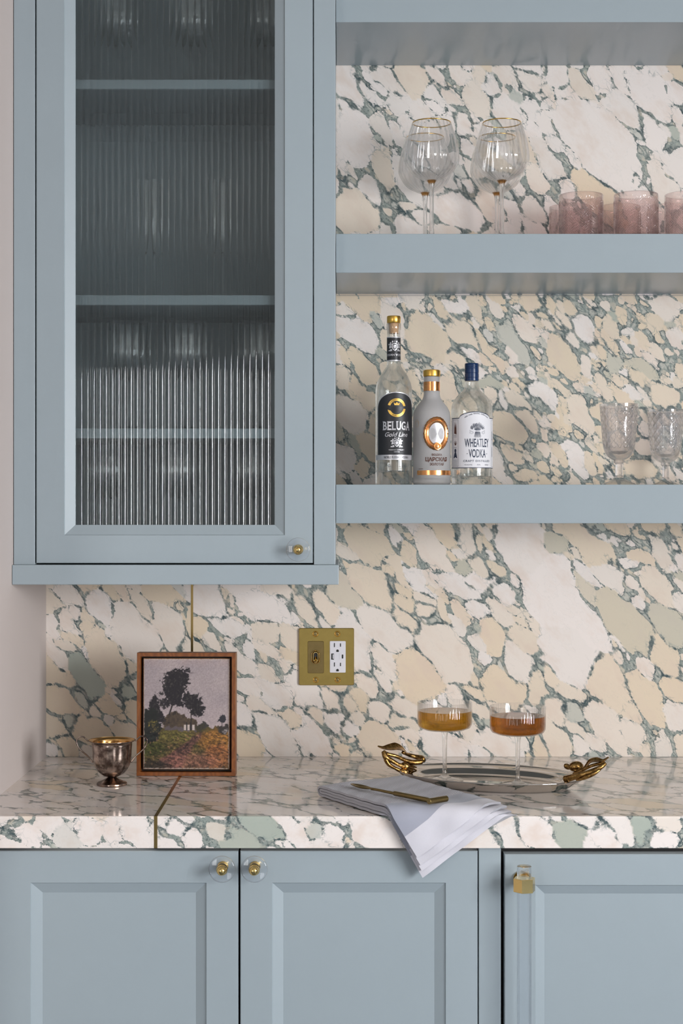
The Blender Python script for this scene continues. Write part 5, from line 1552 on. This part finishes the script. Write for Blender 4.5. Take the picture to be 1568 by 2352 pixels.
# ================================================================== FOLDED TOWEL OVER THE EDGE
tt_ = NT('waffle_linen')
at_ = tt_.n('ShaderNodeAttribute', attribute_name='weave')
sp = tt_.n('ShaderNodeSeparateXYZ'); tt_.l(at_.outputs['Vector'], sp.inputs[0])
eu, ev, _ = sp.outputs                          # eu: distance from the hem, ev: across
n_ = tt_.noise(900, 2, 0.6, tt_.pos())
waf = tt_.sstep(eu, 0.098, 0.102)
whit = tt_.math('SUBTRACT', 1.0, tt_.sstep(eu, 0.040, 0.041))
grey, wht, waf_c = srgb(164, 165, 177), srgb(216, 212, 218), srgb(196, 192, 198)
cell = tt_.math('MULTIPLY', tt_.math('SINE', tt_.math('MULTIPLY', eu, 2 * PI / 0.0040)), tt_.math('SINE', tt_.math('MULTIPLY', ev, 2 * PI / 0.0040)))
colw = tt_.mix(waf, grey, tt_.mix(tt_.sstep(cell, -0.7, 0.4), srgb(172, 171, 179), srgb(196, 192, 197)))
colw = tt_.mix(whit, colw, wht)
tt_.set(base=tt_.mix(tt_.math('MULTIPLY', n_, 0.2), colw, grey), rough=0.9, sheen=0.2)
tt_.bump(tt_.math('ADD', tt_.math('MULTIPLY', tt_.math('MULTIPLY', cell, waf), 1.0), tt_.math('MULTIPLY', n_, 0.3)), 0.45, 0.0010)
tO, td, te = Vector((-0.036, -0.462)), Vector((0.50, -0.866)), Vector((0.80, 0.60))
tL, tW = 0.343, 0.186
def towel_pt(u, v, h):
    rip = 0.0025 * math.sin(v * 38 + u * 9) * max(0, u - 0.1) + 0.0012 * math.sin(u * 70 + v * 25)
    p = tO + td * u + te * v
    e = -p.y - (-YF)                            # how far past the front edge
    La = 0.022
    h = h + 0.0008 + 0.0014 * math.exp(-max(0.0, u) / 0.03) * (h / 0.016) * (0.6 + 0.4 * math.sin(v * 30))
    if e < 0: return (p.x, p.y, CT + h + abs(rip) * 0.7)
    if e < La:
        a = e / La * PI / 2
        return (p.x, YF - (h + abs(rip)) * math.sin(a), CT + (h + abs(rip) * 0.7) * math.cos(a))
    return (p.x, YF - h - abs(rip) - 0.03 * (e - La) * 0.4, CT - (e - La))
tow = thing('tea_towel', 'folded pale grey waffle towel with white hem hanging over the worktop edge', 'towel', (0.05, -0.5, CT))
hs_ = [0.0020, 0.0066, 0.0112, 0.0158]          # four layers of cloth
ends = [tL, tL - 0.011, tL - 0.020, tL - 0.034]
vof = [-0.004, 0.001, 0.004, 0.006]
def ribbon(lo, hi, name):
    """cloth running up to the fold and back: layer lo (below) and layer hi (above)"""
    path = []
    n = 60
    for i in range(n + 1): path.append((ends[lo] * (1 - i / n), hs_[lo], 0.0, lo, 1 - i / n))
    rad = (hs_[hi] - hs_[lo]) / 2
    for i in range(1, 10):
        a = PI * i / 10
        path.append((-rad * math.sin(a) * 1.6, hs_[lo] + rad - rad * math.cos(a), 0.0, lo if i < 5 else hi, 0.0))
    for i in range(n + 1): path.append((ends[hi] * i / n, hs_[hi], 0.0, hi, i / n))
    m = MB()
    nv_ = 30
    thick = 0.0019
    rings, at_v = [], []
    for idx, (u, h, _, k, f) in enumerate(path):
        A_, B_ = [], []
        ln = abs(ends[k] - max(u, 0))
        for j in range(nv_ + 1):
            v = vof[k] * f + (tW - vof[k] * f * 2) * j / nv_
            splay = (k - 1.5) * 0.0016 * max(0, f - 0.4) + 0.0012 * math.sin(j * 0.55 + k * 2.0) * f
            # sheet normal along the path: up on straight runs, turning at the fold
            if 0 <= idx <= n: s_in, s_out = h - thick, h + thick
            else: s_in, s_out = h - thick, h + thick
            if n < idx < n + 10:
                a = PI * (idx - n) / 10
                A_.append(towel_pt(u - thick * math.sin(a), v, h - thick * math.cos(a)))
                B_.append(towel_pt(u + thick * math.sin(a), v, h + thick * math.cos(a)))
            elif idx <= n:
                A_.append(towel_pt(u, v, max(0.0002, h - thick + splay * 0))); B_.append(towel_pt(u, v, h + thick + splay))
            else:
                A_.append(towel_pt(u, v, h + thick + splay)); B_.append(towel_pt(u, v, h - thick + splay))
        rings.append(A_ + B_[::-1])
        at_v += [(ln, tW * j / nv_, 0) for j in range(nv_ + 1)] + [(ln, tW * j / nv_, 0) for j in range(nv_, -1, -1)]
    m.loops(rings, True, True, True)
    o = build(name, m, tt_.m, tow, True, angle=60)
    a = o.data.attributes.new('weave', 'FLOAT_VECTOR', 'POINT')
    a.data.foreach_set('vector', np.array(at_v, dtype=np.float32).ravel())
    return o
ribbon(0, 3, 'outer_fold')
ribbon(1, 2, 'inner_fold')

# ================================================================== BRASS SPOON
zs_ = CT + 0.0256
sp_ = thing('bar_spoon', 'aged brass spoon with a bent end lying on the towel', 'spoon', (on_z(905, 1822, zs_).x, on_z(905, 1822, zs_).y, zs_ - 0.004))
def q(px, py, dz=0.0): return on_z(px, py, zs_) + Vector((0, 0, dz))
A0, A1 = q(807, 1801), q(857, 1813)
ax = (A1 - A0); Ls = ax.length; ax.normalize()
sd = Vector((ax.y, -ax.x, 0))
wds = [0.0022, 0.0058, 0.0074, 0.0080, 0.0078, 0.0068, 0.0052, 0.0036, 0.0024]
def bowl_pt(u, v, off):
    i = u * (len(wds) - 1); k = min(int(i), len(wds) - 2); f = i - k
    wd = wds[k] * (1 - f) + wds[k + 1] * f
    s = 2 * v - 1
    dep = -0.0034 * math.sin(PI * min(1, u * 1.05)) * (1 - s * s) + 0.0005
    c = A0 + ax * (Ls * u) + sd * (wd * s) + Vector((0, 0, dep + off))
    return tuple(c)
m = MB()
rings = []
for i in range(21):
    rings.append([bowl_pt(i / 20, j / 10, 0.0006) for j in range(11)] + [bowl_pt(i / 20, j / 10, -0.0006) for j in range(10, -1, -1)])
m.loops(rings, True, True, True)
build('spoon_bowl', m, M['brass_dark'], sp_, True, angle=60)
build('neck', MB().tube(spline([q(853, 1812), q(870, 1815.5, 0.0004), q(908, 1823)]), rads([0.0024, 0.0023, 0.0026]), 14), M['brass_dark'], sp_, True, angle=60)
hs0, hs1 = q(905, 1822), q(984, 1838)
build('handle', MB().tube([hs0, hs0 + (hs1 - hs0) * 0.02, hs0 + (hs1 - hs0) * 0.98, hs1], [0.0036, 0.0041, 0.0041, 0.0036], 18), M['brass_dark'], sp_, True, angle=30)
e0, e1 = q(985, 1841.5, 0.0006), q(1025, 1835, 0.0006)
dd = (e1 - e0).normalized()
build('bent_end', MB().tube([e0 - dd * 0.001, e0, e1, e1 + dd * 0.0006], [0.0044, 0.0050, 0.0050, 0.0044], 20), M['brass_dark'], sp_, True, angle=30)
